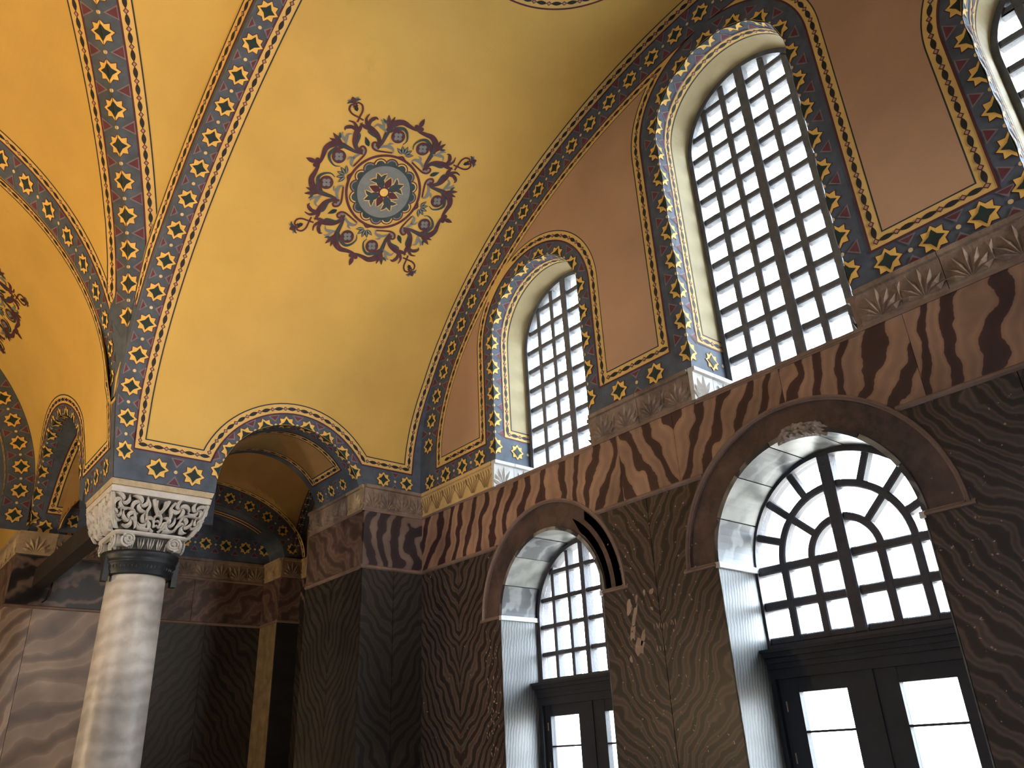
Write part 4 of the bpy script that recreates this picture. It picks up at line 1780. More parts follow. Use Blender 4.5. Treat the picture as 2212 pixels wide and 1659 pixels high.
        pts = [ad((0.70+0.14*i/6, 0), m, 1) for i in range(7)]
        P.stroke(chart, pts, [R*x for x in (0.022, 0.016, 0.012, 0.022, 0.022, 0.014, 0.001)], H(2.6), plum)
        for mir in (1, -1):
            c = ad((0.735, 0.028), m, mir)
            P.disc(chart, c, 0, R*0.022, H(2.5), plum, 12)
        for q in range(5):
            aa = (q-2)*0.55
            pts = [ad((0.415+(0.02+0.085*i/5)*cos(aa), (0.02+0.085*i/5)*sin(aa)), m, 1) for i in range(6)]
            P.stroke(chart, pts, [R*x for x in (0.002, 0.012, 0.017, 0.015, 0.009, 0.001)], H(2), C_GRN)
            P.stroke(chart, pts, [R*x*0.5 for x in (0.001, 0.012, 0.017, 0.015, 0.006, 0.001)], H(2.4), C_GRY)
        for mir in (1, -1):
            S([(0.405, 0.0), (0.385, 0.035), (0.37, 0.07)], (0.012, 0.010, 0.004), m, mir, C_RED, 2, 8)


def rot_chart(chart, C, ang):
    c, s = cos(ang), sin(ang)
    return lambda u, v, h: chart(C[0]+(u-C[0])*c-(v-C[1])*s, C[1]+(u-C[0])*s+(v-C[1])*c, h)


RC = (4.46, 3.85)
rosette(pv, rot_chart(ch_main, RC, pi/4), RC, 1.42)
# crown medallion
MC = (4.30, G.total/2)
ring = [(MC[0]+1.385*cos(a), MC[1]+1.385*sin(a)) for a in lin(0, 2*pi, 121)[:-1]]
pv.border(ch_main, ring, 1, 0.16, closed=True)
pv.disc(ch_main, MC, 0.0, 1.2, LAY, C_BLU, 60)
for k in range(16):
    a = 2*pi*k/16
    pv.star(lambda da, db, h: ch_main(MC[0]+1.0*cos(a)+da*cos(a)-db*sin(a), MC[1]+1.0*sin(a)+da*sin(a)+db*cos(a), h), 0.13)
kid(pv.build('vault_painted_ornament', None), ceil_)

# ------------------------------------------------------------------ soffit of the side arch
mb = MB()
Y1 = 11.30
pa = lin(radians(16), radians(187), 50)


def sof(a, y, h=0.0):
    r = ARR-h
    return (ACX+r*cos(a), y, ACZ+r*sin(a))


mb.grid(lambda a, t: sof(a, G.at(G.s_of_z(ACZ+ARR*sin(a)))[0][0]*(1-t)+Y1*t), pa, lin(0, 1, 8))
arch1 = empty('ceiling_arch', (ACX, 10.6, 5.5))
struct(arch1, 'painted arch soffit between the column and the pier')
kid(mb.build('soffit_plaster', BLUE), arch1)
ps = Paint()
ch_sof = lambda u, v, h: sof(v/ARR, u, h)      # u = y, v = arc length
va, vb = radians(37)*ARR, radians(143)*ARR
fld = [(10.22, va), (11.16, va), (11.16, vb), (10.22, vb)]
vs_ = lin(va, vb, 30)
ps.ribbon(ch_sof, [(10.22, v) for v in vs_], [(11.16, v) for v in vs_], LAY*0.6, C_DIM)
ps.border(ch_sof, fld, 1, 0.11, closed=True, k=0.9)
for v0 in (radians(26)*ARR, radians(154)*ARR):
    ps.star_row(ch_sof, [(10.15, v0), (11.25, v0)], 0.36, 0.10, 0.12)
kid(ps.build('soffit_painted_border', None), arch1)
# face of the arch towards the passage, closing the vault behind
mb = MB()
mb.grid(lambda a, t: (max(2.05, ACX+(ARR*(1-t)+3.4*t)*cos(a)), Y1, ACZ+(ARR*(1-t)+3.4*t)*sin(a)), pa, (0, 1))
kid(mb.build('arch_rear_face', BLUE), arch1)

# ------------------------------------------------------------------ left bay: groin vault
RAISE = 0.18
GA, GB_ = (YC, AV), (-1.70, 3.68)


def gz(k):
    return Z0+RAISE+BV*max(0.0, 1-min(1, abs(k))**NV)**(1/NV)


def groin(k):
    return (GB_[0]+GB_[1]*k, GA[0]+GA[1]*k, gz(k))


HL = Profile(-1.70, 3.65, Z0+0.05, 3.75)    # arch where the left bay meets the far bay
YL = 10.10
CHAM = 0.11                                 # the side of the arch slopes back by this much


def cham(z):
    return CHAM*min(1.0, max(0.0, (z-6.3)/1.3))

YF = 10.40
ceil2 = empty('ceiling.001', (-1.7, 3.6, 10.2))
struct(ceil2, 'orange yellow groin vault over the left bay')
ks = [1-(1-i/60)**1.6 for i in range(61)]
ks = sorted(set([round(q, 5) for q in ks]+[0.985, 0.993, 0.997]))
mb = MB()


def cell_right(k, t, sg=1):
    x, y, z = groin(k)
    y = YC+sg*(y-YC)
    XS = XL-cham(z-RAISE)
    return (x*(1-t)+XS*t if x < XS else XS, y, z)


for sg in (1, -1):
    mb.grid(lambda k, t: cell_right(k, t, sg), ks, lin(0, 1, 6))


def cell_rear(k, t):
    x, y, z = groin(k)
    zl_ = HL.height(x)
    return (x, y*(1-t)+YL*t if y < YL else YL, z*(1-t)+zl_*t)


mb.grid(cell_rear, ks, lin(0, 1, 8))
mir = lambda p: (2*GB_[0]-p[0], p[1], p[2])
mb.grid(lambda k, t: mir(cell_rear(k, t)), ks, lin(0, 1, 4))
for sg in (1, -1):
    mb.grid(lambda k, t: mir(cell_right(k, t, sg)), ks, (0, 1))
for ff in (lambda p: p, mir):
    mb.grid(lambda k, t: ff((groin(k)[0], (YC-AV*k)*(1-t)+(-2.9)*t, gz(k))), ks, (0, 1))
# walls down from the vault at the far left side, beyond the frame
kid(mb.build('vault_plaster', YELLOW, smooth=False), ceil2)
# step at the arch between the two bays
mb = MB()
mb.grid(lambda s, t: (XL-cham(G.at(s)[0][1])*t, G.at(s)[0][0], G.at(s)[0][1]+(RAISE+0.004)*t), lin(0, G.total, 160), (0, 1))
kid(mb.build('arch_side', YELLOW), ceil2)

pg = Paint()
# border painted on the side of the arch
SLEN = hypot(CHAM, RAISE)


def ch_step(u, v, h):
    (y, z), _ = G.at(u)
    c_ = cham(z)
    return (XL-c_*v/SLEN-h*RAISE/SLEN, y, z+RAISE*v/SLEN-h*CHAM/SLEN)


pg.border(ch_step, [(s, 0.045) for s in lin(1.15, G.total*0.6, 110)], 1, 0.14)
pg.ribbon(ch_step, [(s, 0.0) for s in lin(0.0, G.total*0.6, 110)], [(s, 0.042) for s in lin(0.0, G.total*0.6, 110)], LAY, C_BLU)
pg.ribbon(ch_step, [(s, 0.0) for s in lin(0.0, 1.2, 16)], [(s, SLEN) for s in lin(0.0, 1.2, 16)], LAY*0.8, C_BLU)
# band along the groin
kk = lin(0.0, 0.998, 300)
gp = [Vector(groin(k)) for k in reversed(kk)]
gL = [0]
for a, b in zip(gp[:-1], gp[1:]):
    gL.append(gL[-1]+(b-a).length)


def g_at(s):
    s = max(0, min(gL[-1]-1e-6, s))
    lo_, hi_ = 0, len(gL)-1
    while hi_-lo_ > 1:
        m = (lo_+hi_)//2
        if gL[m] <= s:
            lo_ = m
        else:
            hi_ = m
    t = (s-gL[lo_])/(gL[hi_]-gL[lo_])
    p = gp[lo_].lerp(gp[hi_], t)
    return p, (gp[hi_]-gp[lo_]).normalized()


def ch_groin(s, b, h):
    """b>0: on the cell towards the main bay, b<0: on the rear cell"""
    p, T = g_at(s)
    if b >= 0:
        e = Vector((1, 0, 0))
        lim = XL-cham(p.z-RAISE)-p.x
    else:
        q = Vector((p.x, YL, HL.height(p.x)))
        e = q-p
        lim = e.length
        e = e.normalized() if lim > 1e-6 else Vector((0, 1, 0))
    d = e.dot(T)
    m = sqrt(max(0.05, 1-d*d))
    al = abs(b)/m
    p2, T2 = g_at(s-al*d)
    if b < 0:
        q = Vector((p2.x, YL, HL.height(p2.x)))
        e = q-p2
        lim = e.length
        e = e.normalized() if lim > 1e-6 else Vector((0, 1, 0))
    else:
        lim = XL-cham(p2.z-RAISE)-p2.x
    al = min(al, max(0, lim-0.004))
    n = e.cross(T2).normalized()
    if n.z > 0:
        n = -n
    r = p2+e*al+n*h
    return (r.x, r.y, r.z)


gs = lin(0.0, gL[-1]*0.98, 240)
HB = 0.215
for a, b in ((0.0, HB), (-1e-5, -HB)):
    pg.ribbon(ch_groin, [(s, a if a else 1e-5) for s in gs], [(s, b) for s in gs], LAY, C_BLU)
pg.border(ch_groin, [(s, HB) for s in gs[40:]], 1, 0.15)
pg.border(ch_groin, [(s, -HB) for s in gs[25:]], -1, 0.15)
KF = lin(0.925, 0.9995, 14)
nd = Vector((-0.25, -0.75, -0.6)).normalized()
for cf in (cell_right, cell_rear):
    q0 = [Vector(cf(k, 0.0))+nd*LAY*0.5 for k in KF]
    q1 = [Vector(cf(k, 1.0))+nd*LAY*0.5 for k in KF]
    n_ = len(KF)
    pg.mb.add([tuple(v) for v in q0+q1], [(i, i+1, n_+i+1, n_+i) for i in range(n_-1)], C_BLU)
ng = int(gL[-1]*0.98/0.43)
for i in range(1, ng):
    s = 0.25+i*0.43
    pg.star(lambda a, b, h: ch_groin(s+a, b, h), 0.135, fold=True)
    pg.between(lambda a, b, h: ch_groin(s+0.215+a, b, h), 0.135, HB, fold=True)


# band on the arch towards the far bay
class TwoEdge:
    def __init__(self, n=160):
        self.a, self.b = [], []
        for i in range(n+1):
            t = pi*i/n
            c, s = cos(t), sin(t)
            sg = 1 if c >= 0 else -1
            cc, ss = abs(c)**(2/NV)*sg, abs(s)**(2/NV)
            self.a.append(Vector((HL.c+HL.a*cc, YL, HL.z0+HL.b*ss)))
            self.b.append(Vector((HP.c+HP.a*cc, YF, HP.z0+HP.b*ss)))
        self.L = [0]
        for p, q in zip(self.a[:-1], self.a[1:]):
            self.L.append(self.L[-1]+(q-p).length)

    def at(self, s, v, h):
        """v from 0 (upper edge) to 1 (lower edge)"""
        s = max(0, min(self.L[-1]-1e-6, s))
        lo_, hi_ = 0, len(self.L)-1
        while hi_-lo_ > 1:
            m = (lo_+hi_)//2
            if self.L[m] <= s:
                lo_ = m
            else:
                hi_ = m
        t = (s-self.L[lo_])/(self.L[hi_]-self.L[lo_])
        p = self.a[lo_].lerp(self.a[hi_], t)
        q = self.b[lo_].lerp(self.b[hi_], t)
        T = (self.a[hi_]-self.a[lo_]).normalized()
        n = (q-p).cross(T).normalized()
        if n.y > 0:
            n = -n
        r = p.lerp(q, v)+n*h
        return (r.x, r.y, r.z)


TE = TwoEdge()
mb = MB()
mb.grid(lambda s, v: TE.at(s, v, 0), lin(0, TE.L[-1], 150), (0, 0.5, 1))
kid(mb.build('arch_band_plaster', BLUE), ceil2)
WV = 0.40
te = lambda s, b, h: TE.at(s, 0.5-b/WV, h)
for i in range(int(TE.L[-1]*0.5/0.43)):
    s = 0.35+i*0.43
    pg.star(lambda a, b, h: te(s+a, b, h), 0.128)
    pg.between(lambda a, b, h: te(s+0.215+a, b, h), 0.128, 0.19)


def ch_rear(s, v, h):
    """on the rear cell, v measured forward from the arch"""
    p = Vector(TE.at(s, 0, 0))
    k = (p.x-GB_[0])/GB_[1]
    g_ = Vector(groin(k))
    e = g_-p
    l = e.length
    e = e.normalized() if l > 1e-6 else Vector((0, -1, 0))
    p2 = p+e*min(v, max(0, l-0.01))
    n = e.cross(Vector((1, 0, 0)))
    r = p2+Vector((0, -0.3, -0.95))*h
    return (r.x, r.y, r.z)


ss_ = lin(1.25, TE.L[-1]*0.5, 100)
pg.border(ch_rear, [(s, 0.0) for s in ss_], -1 if False else 1, 0.15)
kid(pg.build('vault_painted_ornament', None), ceil2)

mb = MB(); mb.box((1.965, 9.975, 5.92), (2.2, 10.7, 7.3)); kid(mb.build('arch_haunch', BLUE), ceil2)

# ------------------------------------------------------------------ far-left bay
ceil3 = empty('ceiling.002', (-1.7, 13.0, 9.3))
struct(ceil3, 'ochre barrel vault over the far bay behind the column')
BCY, BCZ, BRR = 13.30, 5.02, 1.70


def low_far(y):
    if abs(y-BCY) < BRR:
        return max(BCZ+sqrt(max(0, BRR*BRR-(y-BCY)**2)), 4.86 if y < BCY else 5.32)
    return 4.86 if y < BCY else 5.32


mb = MB()
S2 = HP.s_of_z(7.1)
ysf = lin(9.97, YF, 3)[:-1]+lin(YF, BCY-BRR, 5)[:-1]+[BCY-BRR*cos(pi*i/40) for i in range(41)]+lin(BCY+BRR, 19.8, 7)[1:]
sf = lambda z: HP.s_of_z(z)
mb.grid(lambda y, t: ch_far(y, sf(low_far(y))*(1-t)+(S2 if y >= YF-1e-6 else 0.0)*t), ysf, lin(0, 1, 12))
mb.grid(lambda y, s: ch_far(y, s), lin(YF, 19.8, 8), lin(S2, HP.total+0.8, 100))
kid(mb.build('vault_plaster', YELLOW, smooth=True), ceil3)
pf = Paint()
RI2 = 1.86
zl2, zr2 = 5.27, 5.62
b0 = pi-math.asin((zl2-BCZ)/RI2)
b1 = math.asin((zr2-BCZ)/RI2)
foot2 = [(10.12, zl2), (BCY+RI2*cos(b0), zl2)]+[(BCY+RI2*cos(b0+(b1-b0)*i/30), BCZ+RI2*sin(b0+(b1-b0)*i/30)) for i in range(1, 31)]


def red2(y):
    if y <= foot2[1][0]:
        return zl2
    if y >= foot2[-1][0]:
        return zr2
    return BCZ+sqrt(max(0.0, RI2*RI2-(y-BCY)**2))


ys2 = [y for y in ysf if y < 16]
pf.ribbon(ch_far, [(y, sf(low_far(y))) for y in ys2], [(y, sf(max(red2(y), low_far(y)))) for y in ys2], LAY*0.55, C_BLU)
# front strip of blue above the capital's left face
sv = lin(sf(zl2), 1.6, 24)
pf.ribbon(ch_far, [(9.97, s) for s in sv if s < 0], [(10.14, s) for s in sv if s < 0], LAY*0.8, C_BLU)
out2 = [(YF+0.02, s) for s in lin(HP.total*0.5, 0.4, 90)]+[(10.22, 0.1), (10.14, -0.3)]+[(y, sf(z)) for y, z in foot2]+[(14.85, sf(zr2))]
pf.border(ch_far, out2, 1, 0.14)
wkB = Walk([(BCY-BRR*cos(a), BCZ+BRR*sin(a)) for a in lin(radians(6), radians(168), 60)])


def FB(s, b, h):
    (y, z), (ty, tz) = wkB.at(s)
    ny, nz = -tz, ty
    if b >= 0:
        return ch_far(y+ny*b, sf(z+nz*b), h)
    x = ch_far(y, sf(z), 0)[0]
    return (x-b, y-ny*h, z-nz*h)


pf.star_row_fold(FB, wkB.total, 0.40, 0.13, 0.155)
pf.star_row(ch_far, [(10.05, -0.83), (11.4, -0.83)], 0.40, 0.125, 0.17)
# part of a brown arabesque on the far cell
RF = (13.35, HP.s_of_z(8.10)+1.04)
rosette(pf, rot_chart(ch_far, RF, pi/4), RF, 1.42)
kid(pf.build('vault_painted_ornament', None), ceil3)
# soffit of that arch
mb = MB()
sofB = lambda a, x, h=0.0: (x, BCY-(BRR-h)*cos(a), BCZ+(BRR-h)*sin(a))
pb = lin(radians(-4), radians(172), 44)
mb.grid(lambda a, t: sofB(a, ch_far(13, sf(BCZ+BRR*sin(a)))[0]*(1-t)+3.90*t), pb, lin(0, 1, 6))
kid(mb.build('soffit_plaster', BLUE), ceil3)
pq = Paint()
chB = lambda u, v, h: sofB(v/BRR, u, h)
v0_, v1_ = radians(40)*BRR, radians(158)*BRR
vv_ = lin(v0_, v1_, 30)
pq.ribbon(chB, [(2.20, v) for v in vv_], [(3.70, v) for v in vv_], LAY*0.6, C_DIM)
pq.border(chB, [(2.20, v0_), (3.70, v0_), (3.70, v1_), (2.20, v1_)], 1, 0.13, closed=True)
pq.star_row(chB, [(2.0, radians(166)*BRR), (3.8, radians(166)*BRR)], 0.42, 0.13, 0.16)
kid(pq.build('soffit_painted_border', None), ceil3)
# transverse arch at the pier behind
mb = MB()
hp_ = [(x, z) for x, z in HP.p[::4]]
hq_ = offset(hp_, 0.42)
hp_ = [(HP.c+HP.a, 5.32)]+hp_
hq_ = [(HP.c+HP.a-0.42, 5.32)]+hq_
n = len(hp_)
mb.add([(x, 14.9, z) for x, z in hp_]+[(x, 14.9, z) for x, z in hq_]+[(x, 15.5, z) for x, z in hq_],
       [(i, i+1, n+i+1, n+i) for i in range(n-1)]+[(n+i, n+i+1, 2*n+i+1, 2*n+i) for i in range(n-1)])
kid(mb.build('transverse_arch', BLUE), ceil3)
px_ = Paint()
ch15 = lambda u, v, h: (u, 14.9-h, v)
mid_ = [p for p in offset([(x, z) for x, z in HP.p[::2]], 0.21)]
px_.star_row(ch15, [(HP.c+HP.a-0.21, 5.35)]+mid_, 0.42, 0.135, 0.2)
ch15b = lambda u, v, h: (HP.at(v)[0][0]+HP.at(v)[1][0]*(0.42+h), u, HP.at(v)[0][1]+HP.at(v)[1][1]*(0.42+h))
px_.border(ch15b, [(14.94, s) for s in lin(0.0, 6, 60)], -1, 0.14)
kid(px_.build('arch_painted_stars', None), ceil3)


# ------------------------------------------------------------------ pier at the end of the window wall
pier = empty('wall_back', (6.0, 10.7, 0))
struct(pier, 'marble pier between the window wall and the dark passage')
mb = MB()
mb.box((5.50, 9.87, 0), (6.75, 11.62, 5.30))
kid(mb.build('masonry_core', WALLM), pier)
ch_pf = lambda u, v, h: (u, 9.87-h, v)
ch_ps = lambda u, v, h: (5.50-h, u, v)
oD, oE = (2.0, 6.6), (7.7, 2.2)
slab('marble_slab', ch_pf, [(5.47, 0), (5.98, 0), (5.98, ZF), (5.47, ZF)], GREENM, axis=5.98, uvo=oD, parent=pier)
slab('marble_slab', ch_pf, [(5.986, 0), (6.5, 0), (6.5, ZF), (5.986, ZF)], GREENM, axis=5.98, uvo=oD, parent=pier)
slab('marble_slab', ch_ps, [(9.87, 0), (10.75, 0), (10.75, ZF), (9.87, ZF)], GREENM, axis=10.75, uvo=oE, parent=pier)
slab('marble_slab', ch_ps, [(10.756, 0), (11.62, 0), (11.62, ZF), (10.756, ZF)], GREENM, axis=10.75, uvo=oE, parent=pier)
slab('frieze_slab', ch_pf, [(5.465, ZF), (6.5, ZF), (6.5, ZC-0.012), (5.465, ZC-0.012)], ZEBRAD, 0.035, axis=5.3, uvo=(0.9, 8.3), parent=pier)
slab('frieze_slab', ch_ps, [(9.87, ZF), (11.62, ZF), (11.62, ZC-0.012), (9.87, ZC-0.012)], PURPM, 0.035, parent=pier)
sweep('frieze_foot_moulding', [(5.43, ZF), (6.47, ZF)], STR, MOULD, pier, chart=ch_pf)
sweep('frieze_foot_moulding', [(9.82, ZF), (11.62, ZF)], STR, MOULD, pier, chart=ch_ps)
sweep('cornice_foot_moulding', [(5.43, ZC), (6.47, ZC)], [(-0.018, -0.005), (-0.018, 0.045), (0.018, 0.045), (0.018, -0.005)], MOULD, pier, chart=ch_pf)
sweep('cornice_foot_moulding', [(9.82, ZC), (11.62, ZC)], [(-0.018, -0.005), (-0.018, 0.045), (0.018, 0.045), (0.018, -0.005)], MOULD, pier, chart=ch_ps)
cornice(ch_pf, 5.45, 6.48, pier, CARVED, 0.26, blocks=1)
cornice(ch_ps, 9.85, 10.35, pier, CARVEDL, 0.36, blocks=1)
cornice(ch_ps, 10.35, 11.62, pier, CARVED, 0.36, blocks=1)

# ------------------------------------------------------------------ passage behind: side wall, pilaster, back wall, pier
pas = empty('wall_passage', (6.8, 13.2, 0))
struct(pas, 'dark side wall of the passage with a stone door frame')
mb = MB(); mb.box((6.83, 11.5, 0), (7.2, 15.6, 9)); kid(mb.build('masonry_core', WALLM), pas)
ch_sw = lambda u, v, h: (6.83-h, u, v)
slab('marble_slab', ch_sw, [(11.5, 0), (13.2, 0), (13.2, ZF), (11.5, ZF)], GREENM, parent=pas)
slab('marble_slab', ch_sw, [(13.206, 0), (14.66, 0), (14.66, ZF), (13.206, ZF)], GREENM, parent=pas)
slab('frieze_slab', ch_sw, [(11.5, ZF), (14.66, ZF), (14.66, ZC-0.012), (11.5, ZC-0.012)], BLKM, 0.035, parent=pas)
cornice(ch_sw, 11.6, 14.66, pas, CARVEDL, 0.36, blocks=3)
# door frame
for k, (a, b, z0_, z1_, pr) in enumerate(((12.98, 13.18, 0, 2.62, 0.10), (13.18, 13.26, 0, 2.60, 0.14), (12.6, 13.30, 2.62, 2.72, 0.15), (12.6, 13.36, 2.72, 2.80, 0.21), (12.6, 13.40, 2.80, 2.86, 0.26))):
    mb = MB(); mb.box((6.83-pr, a, z0_), (6.84, b, z1_)); kid(mb.build('door_jamb' if k < 2 else 'door_lintel', DOORST), pas)

pil = empty('wall_pilaster', (6.6, 15.07, 0))
struct(pil, 'stone pilaster in the corner of the dark passage')
mb = MB(); mb.box((6.40, 14.69, 0), (6.83, 15.6, 5.3)); kid(mb.build('masonry_core', WALLM), pil)
ch_pp = lambda u, v, h: (u, 14.69-h, v)
ch_pq = lambda u, v, h: (6.40-h, u, v)
slab('marble_slab', ch_pp, [(6.37, 0), (6.8, 0), (6.8, ZF), (6.37, ZF)], plain('pilaster_black_marble', (0.018, 0.017, 0.020), 0.45, 0.3, 4.0), parent=pil)
slab('marble_slab', ch_pq, [(14.69, 0), (15.47, 0), (15.47, ZF), (14.69, ZF)], plain('pilaster_ochre_marble', (0.22, 0.16, 0.085), 0.5, 0.35, 6.0, 0.3, 20), parent=pil)
slab('frieze_slab', ch_pp, [(6.365, ZF), (6.8, ZF), (6.8, ZC-0.012), (6.365, ZC-0.012)], PURPM, 0.035, parent=pil)
slab('frieze_slab', ch_pq, [(14.69, ZF), (15.47, ZF), (15.47, ZC-0.012), (14.69, ZC-0.012)], PURPM, 0.035, parent=pil)
cornice(ch_pp, 6.36, 6.8, pil, CARVED, 0.3, blocks=1)
cornice(ch_pq, 14.66, 15.44, pil, CARVEDL, 0.36, blocks=1)
sweep('frieze_foot_moulding', [(14.66, ZF), (15.44, ZF)], STR, MOULD, pil, chart=ch_pq)
sweep('frieze_foot_moulding', [(6.35, ZF), (6.8, ZF)], STR, MOULD, pil, chart=ch_pp)

bw_ = empty('wall_rear', (4.8, 15.47, 0))
struct(bw_, 'dark marble wall at the back of the passage')
mb = MB(); mb.box((3.2, 15.50, 0), (7.2, 15.8, 9)); kid(mb.build('masonry_core', WALLM), bw_)
ch_bw = lambda u, v, h: (u, 15.50-h, v)
oF = (4.4, 1.1)
for a, b, ax in ((3.2, 4.24, 4.24), (4.246, 5.3, 4.24), (5.306, 6.4, 6.4)):
    slab('marble_slab', ch_bw, [(a, 0), (b, 0), (b, ZF), (a, ZF)], GREENM, axis=ax, uvo=oF, parent=bw_)
for a, b in ((3.2, 5.0), (5.006, 6.4)):
    slab('frieze_slab', ch_bw, [(a, ZF), (b, ZF), (b, ZC-0.012), (a, ZC-0.012)], PURPM, 0.035, parent=bw_)
cornice(ch_bw, 3.2, 6.36, bw_, CARVED, 0.36, blocks=3)
sweep('frieze_foot_moulding', [(3.2, ZF), (6.38, ZF)], STR, MOULD, bw_, chart=ch_bw)
sweep('cornice_foot_moulding', [(3.2, ZC), (6.38, ZC)], STR, MOULD, bw_, chart=ch_bw)
# painted lunette above
mb = MB(); mb.grid(lambda x, z: (x, 15.44, z), (2.2, 7.0), (ZT, 7.4)); kid(mb.build('lunette_plaster', BLUE), bw_)

# passage vault
ceil4 = empty('ceiling.003', (4.6, 13.0, 6.6))
struct(ceil4, 'dark painted vault over the passage behind the arch')
pA = (4.60, 2.20, 5.33, 1.30)
qA = (13.0, 1.74, 5.33, 1.75)
ell = lambda p, t: p[2]+p[3]*sqrt(max(0, 1-((t-p[0])/p[1])**2))
mb = MB()
mb.grid(lambda x, y: (x, y, max(ell(pA, x), ell(qA, y))), [pA[0]-pA[1]*cos(pi*i/60) for i in range(61)], [qA[0]-qA[1]*cos(pi*i/50) for i in range(51)])
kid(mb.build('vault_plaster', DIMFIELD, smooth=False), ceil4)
# back arch
mb = MB()
eo = [(pA[0]+pA[1]*cos(a), pA[2]+pA[3]*sin(a)) for a in lin(0, pi, 50)]
ei = [(pA[0]+(pA[1]-0.36)*cos(a), pA[2]+(pA[3]-0.42)*sin(a)) for a in lin(0, pi, 50)]
mb.add([(x, 14.73, z) for x, z in eo]+[(x, 14.73, z) for x, z in ei]+[(x, 15.47, z) for x, z in ei], [(i, i+1, 51+i, 50+i) for i in range(49)]+[(50+i, 51+i, 101+i, 100+i) for i in range(49)])
kid(mb.build('rear_arch', BLUE), ceil4)
pr_ = Paint()
ch147 = lambda u, v, h: (u, 14.73-h, v)
pr_.star_row(ch147, [((a[0]+b[0])/2, (a[1]+b[1])/2) for a, b in zip(eo, ei)], 0.40, 0.12, 0.18)
chv = lambda u, v, h: (pA[0]+(pA[1]-h)*cos(u), v, pA[2]+(pA[3]-h)*sin(u)-0.0)
chv2 = lambda s, v, h: chv(s/1.8, v, h)
pr_.border(chv2, [(s, 14.70) for s in lin(0.05, pi*1.8-0.05, 60)], -1, 0.14)
chq = lambda s, v, h: (v, qA[0]+(qA[1]-h)*cos(s/1.7), qA[2]+(qA[3]-h)*sin(s/1.7))
pr_.border(chq, [(s, 6.60) for s in lin(0.05, pi*1.7/2, 40)], 1, 0.14)
pr_.ribbon(chq, [(s, 6.60) for s in lin(0.0, pi*1.7, 40)], [(s, 6.85) for s in lin(0.0, pi*1.7, 40)], LAY, C_BLU)
chs = lambda u, v, h: (u, 15.44-h, v)
# stars and a striped band on the dark lunette
pr_.star_row(chs, [(3.3, 5.62), (6.5, 5.62)], 0.42, 0.13, 0.18)
chi = lambda s, v, h: (pA[0]+(pA[1]-0.36-h)*cos(s/1.8), v, pA[2]+(pA[3]-0.42-h)*sin(s/1.8))
for d_, c_ in ((14.98, C_RED), (15.04, C_CRM), (15.10, C_RED), (15.16, C_CRM), (15.22, C_RED)):
    sl_ = lin(radians(38)*1.8, radians(140)*1.8, 40)
    pr_.ribbon(chi, [(s, d_) for s in sl_], [(s, d_+0.035) for s in sl_], LAY, c_)
kid(pr_.build('passage_painted_ornament', None), ceil4)

# pier behind the column
p2 = empty('wall_far', (2.6, 15.2, 0))
struct(p2, 'tan marble pier behind the column')
mb = MB(); mb.box((1.93, 14.93, 0), (3.4, 16.6, 5.3)); kid(mb.build('masonry_core', WALLM), p2)
ch_q = lambda u, v, h: (u, 14.93-h, v)
ch_r = lambda u, v, h: (1.93-h, u, v)
slab('marble_slab', ch_q, [(1.90, 0), (2.30, 0), (2.30, ZF), (1.90, ZF)], TANM, axis=1.7, uvo=(3.0, 2.0), parent=p2)
slab('marble_slab', ch_q, [(2.306, 0), (3.4, 0), (3.4, ZF), (2.306, ZF)], veined('tan_clouded_marble', [(0.0, (0.20, 0.152, 0.128)), (0.45, (0.30, 0.228, 0.188)), (0.6, (0.41, 0.322, 0.262)), (1.0, (0.36, 0.280, 0.230))], 0.7, 60, 5.0, 0.4, 1.2, warp=0.8, jag=0.06), uvo=(6.0, 9.0), parent=p2)
slab('frieze_slab', ch_q, [(1.895, ZF), (3.4, ZF), (3.4, ZC-0.012), (1.895, ZC-0.012)], BLKM, 0.035, parent=p2)
slab('marble_slab', ch_r, [(14.93, 0), (16.6, 0), (16.6, ZF), (14.93, ZF)], TANM, parent=p2)
slab('frieze_slab', ch_r, [(14.93, ZF), (16.6, ZF), (16.6, ZC-0.012), (14.93, ZC-0.012)], PURPM, 0.035, parent=p2)
sweep('frieze_foot_moulding', [(1.86, ZF), (3.4, ZF)], STR, MOULD, p2, chart=ch_q)
sweep('frieze_foot_moulding', [(14.9, ZF), (16.6, ZF)], STR, MOULD, p2, chart=ch_r)
cornice(ch_q, 1.88, 2.45, p2, CARVEDL, 0.5, blocks=1)
cornice(ch_q, 2.45, 3.4, p2, CARVED, 0.36, blocks=1)
cornice(ch_r, 14.9, 16.6, p2, CARVEDL, 0.4, blocks=2)

# ------------------------------------------------------------------ column
CX, CY = 2.70, 10.57
col = empty('column', (CX, CY, 0))
tag(col, 'cream marble column shaft with a dark bronze collar under the capital', 'column')
mb = MB()
mb.lathe((CX, CY), [(0.50, 0.0), (0.52, 0.06), (0.52, 0.14), (0.47, 0.20), (0.44, 0.24), (0.46, 0.30), (0.43, 0.36), (0.39, 0.40)], 48)
kid(mb.build('base', CAPM, smooth=True), col)
mb = MB()
prof = [(0.385, 0.40), (0.368, 0.46)]+[(0.366-0.030*(z-0.5)/3.4, z) for z in lin(0.5, 3.9, 30)]+[(0.336, 4.0)]
mb.lathe((CX, CY), prof, 64)
kid(mb.build('shaft', SHAFT, smooth=True), col)
mb = MB()
mb.lathe((CX, CY), [(0.33, 3.80), (0.385, 3.795), (0.395, 3.81), (0.395, 3.84), (0.405, 3.85), (0.410, 3.92), (0.43, 3.94), (0.435, 3.955), (0.425, 3.97), (0.44, 4.00), (0.455, 4.04), (0.455, 4.075), (0.33, 4.08)], 64)
kid(mb.build('collar', BRONZE, smooth=True), col)
mb = MB()
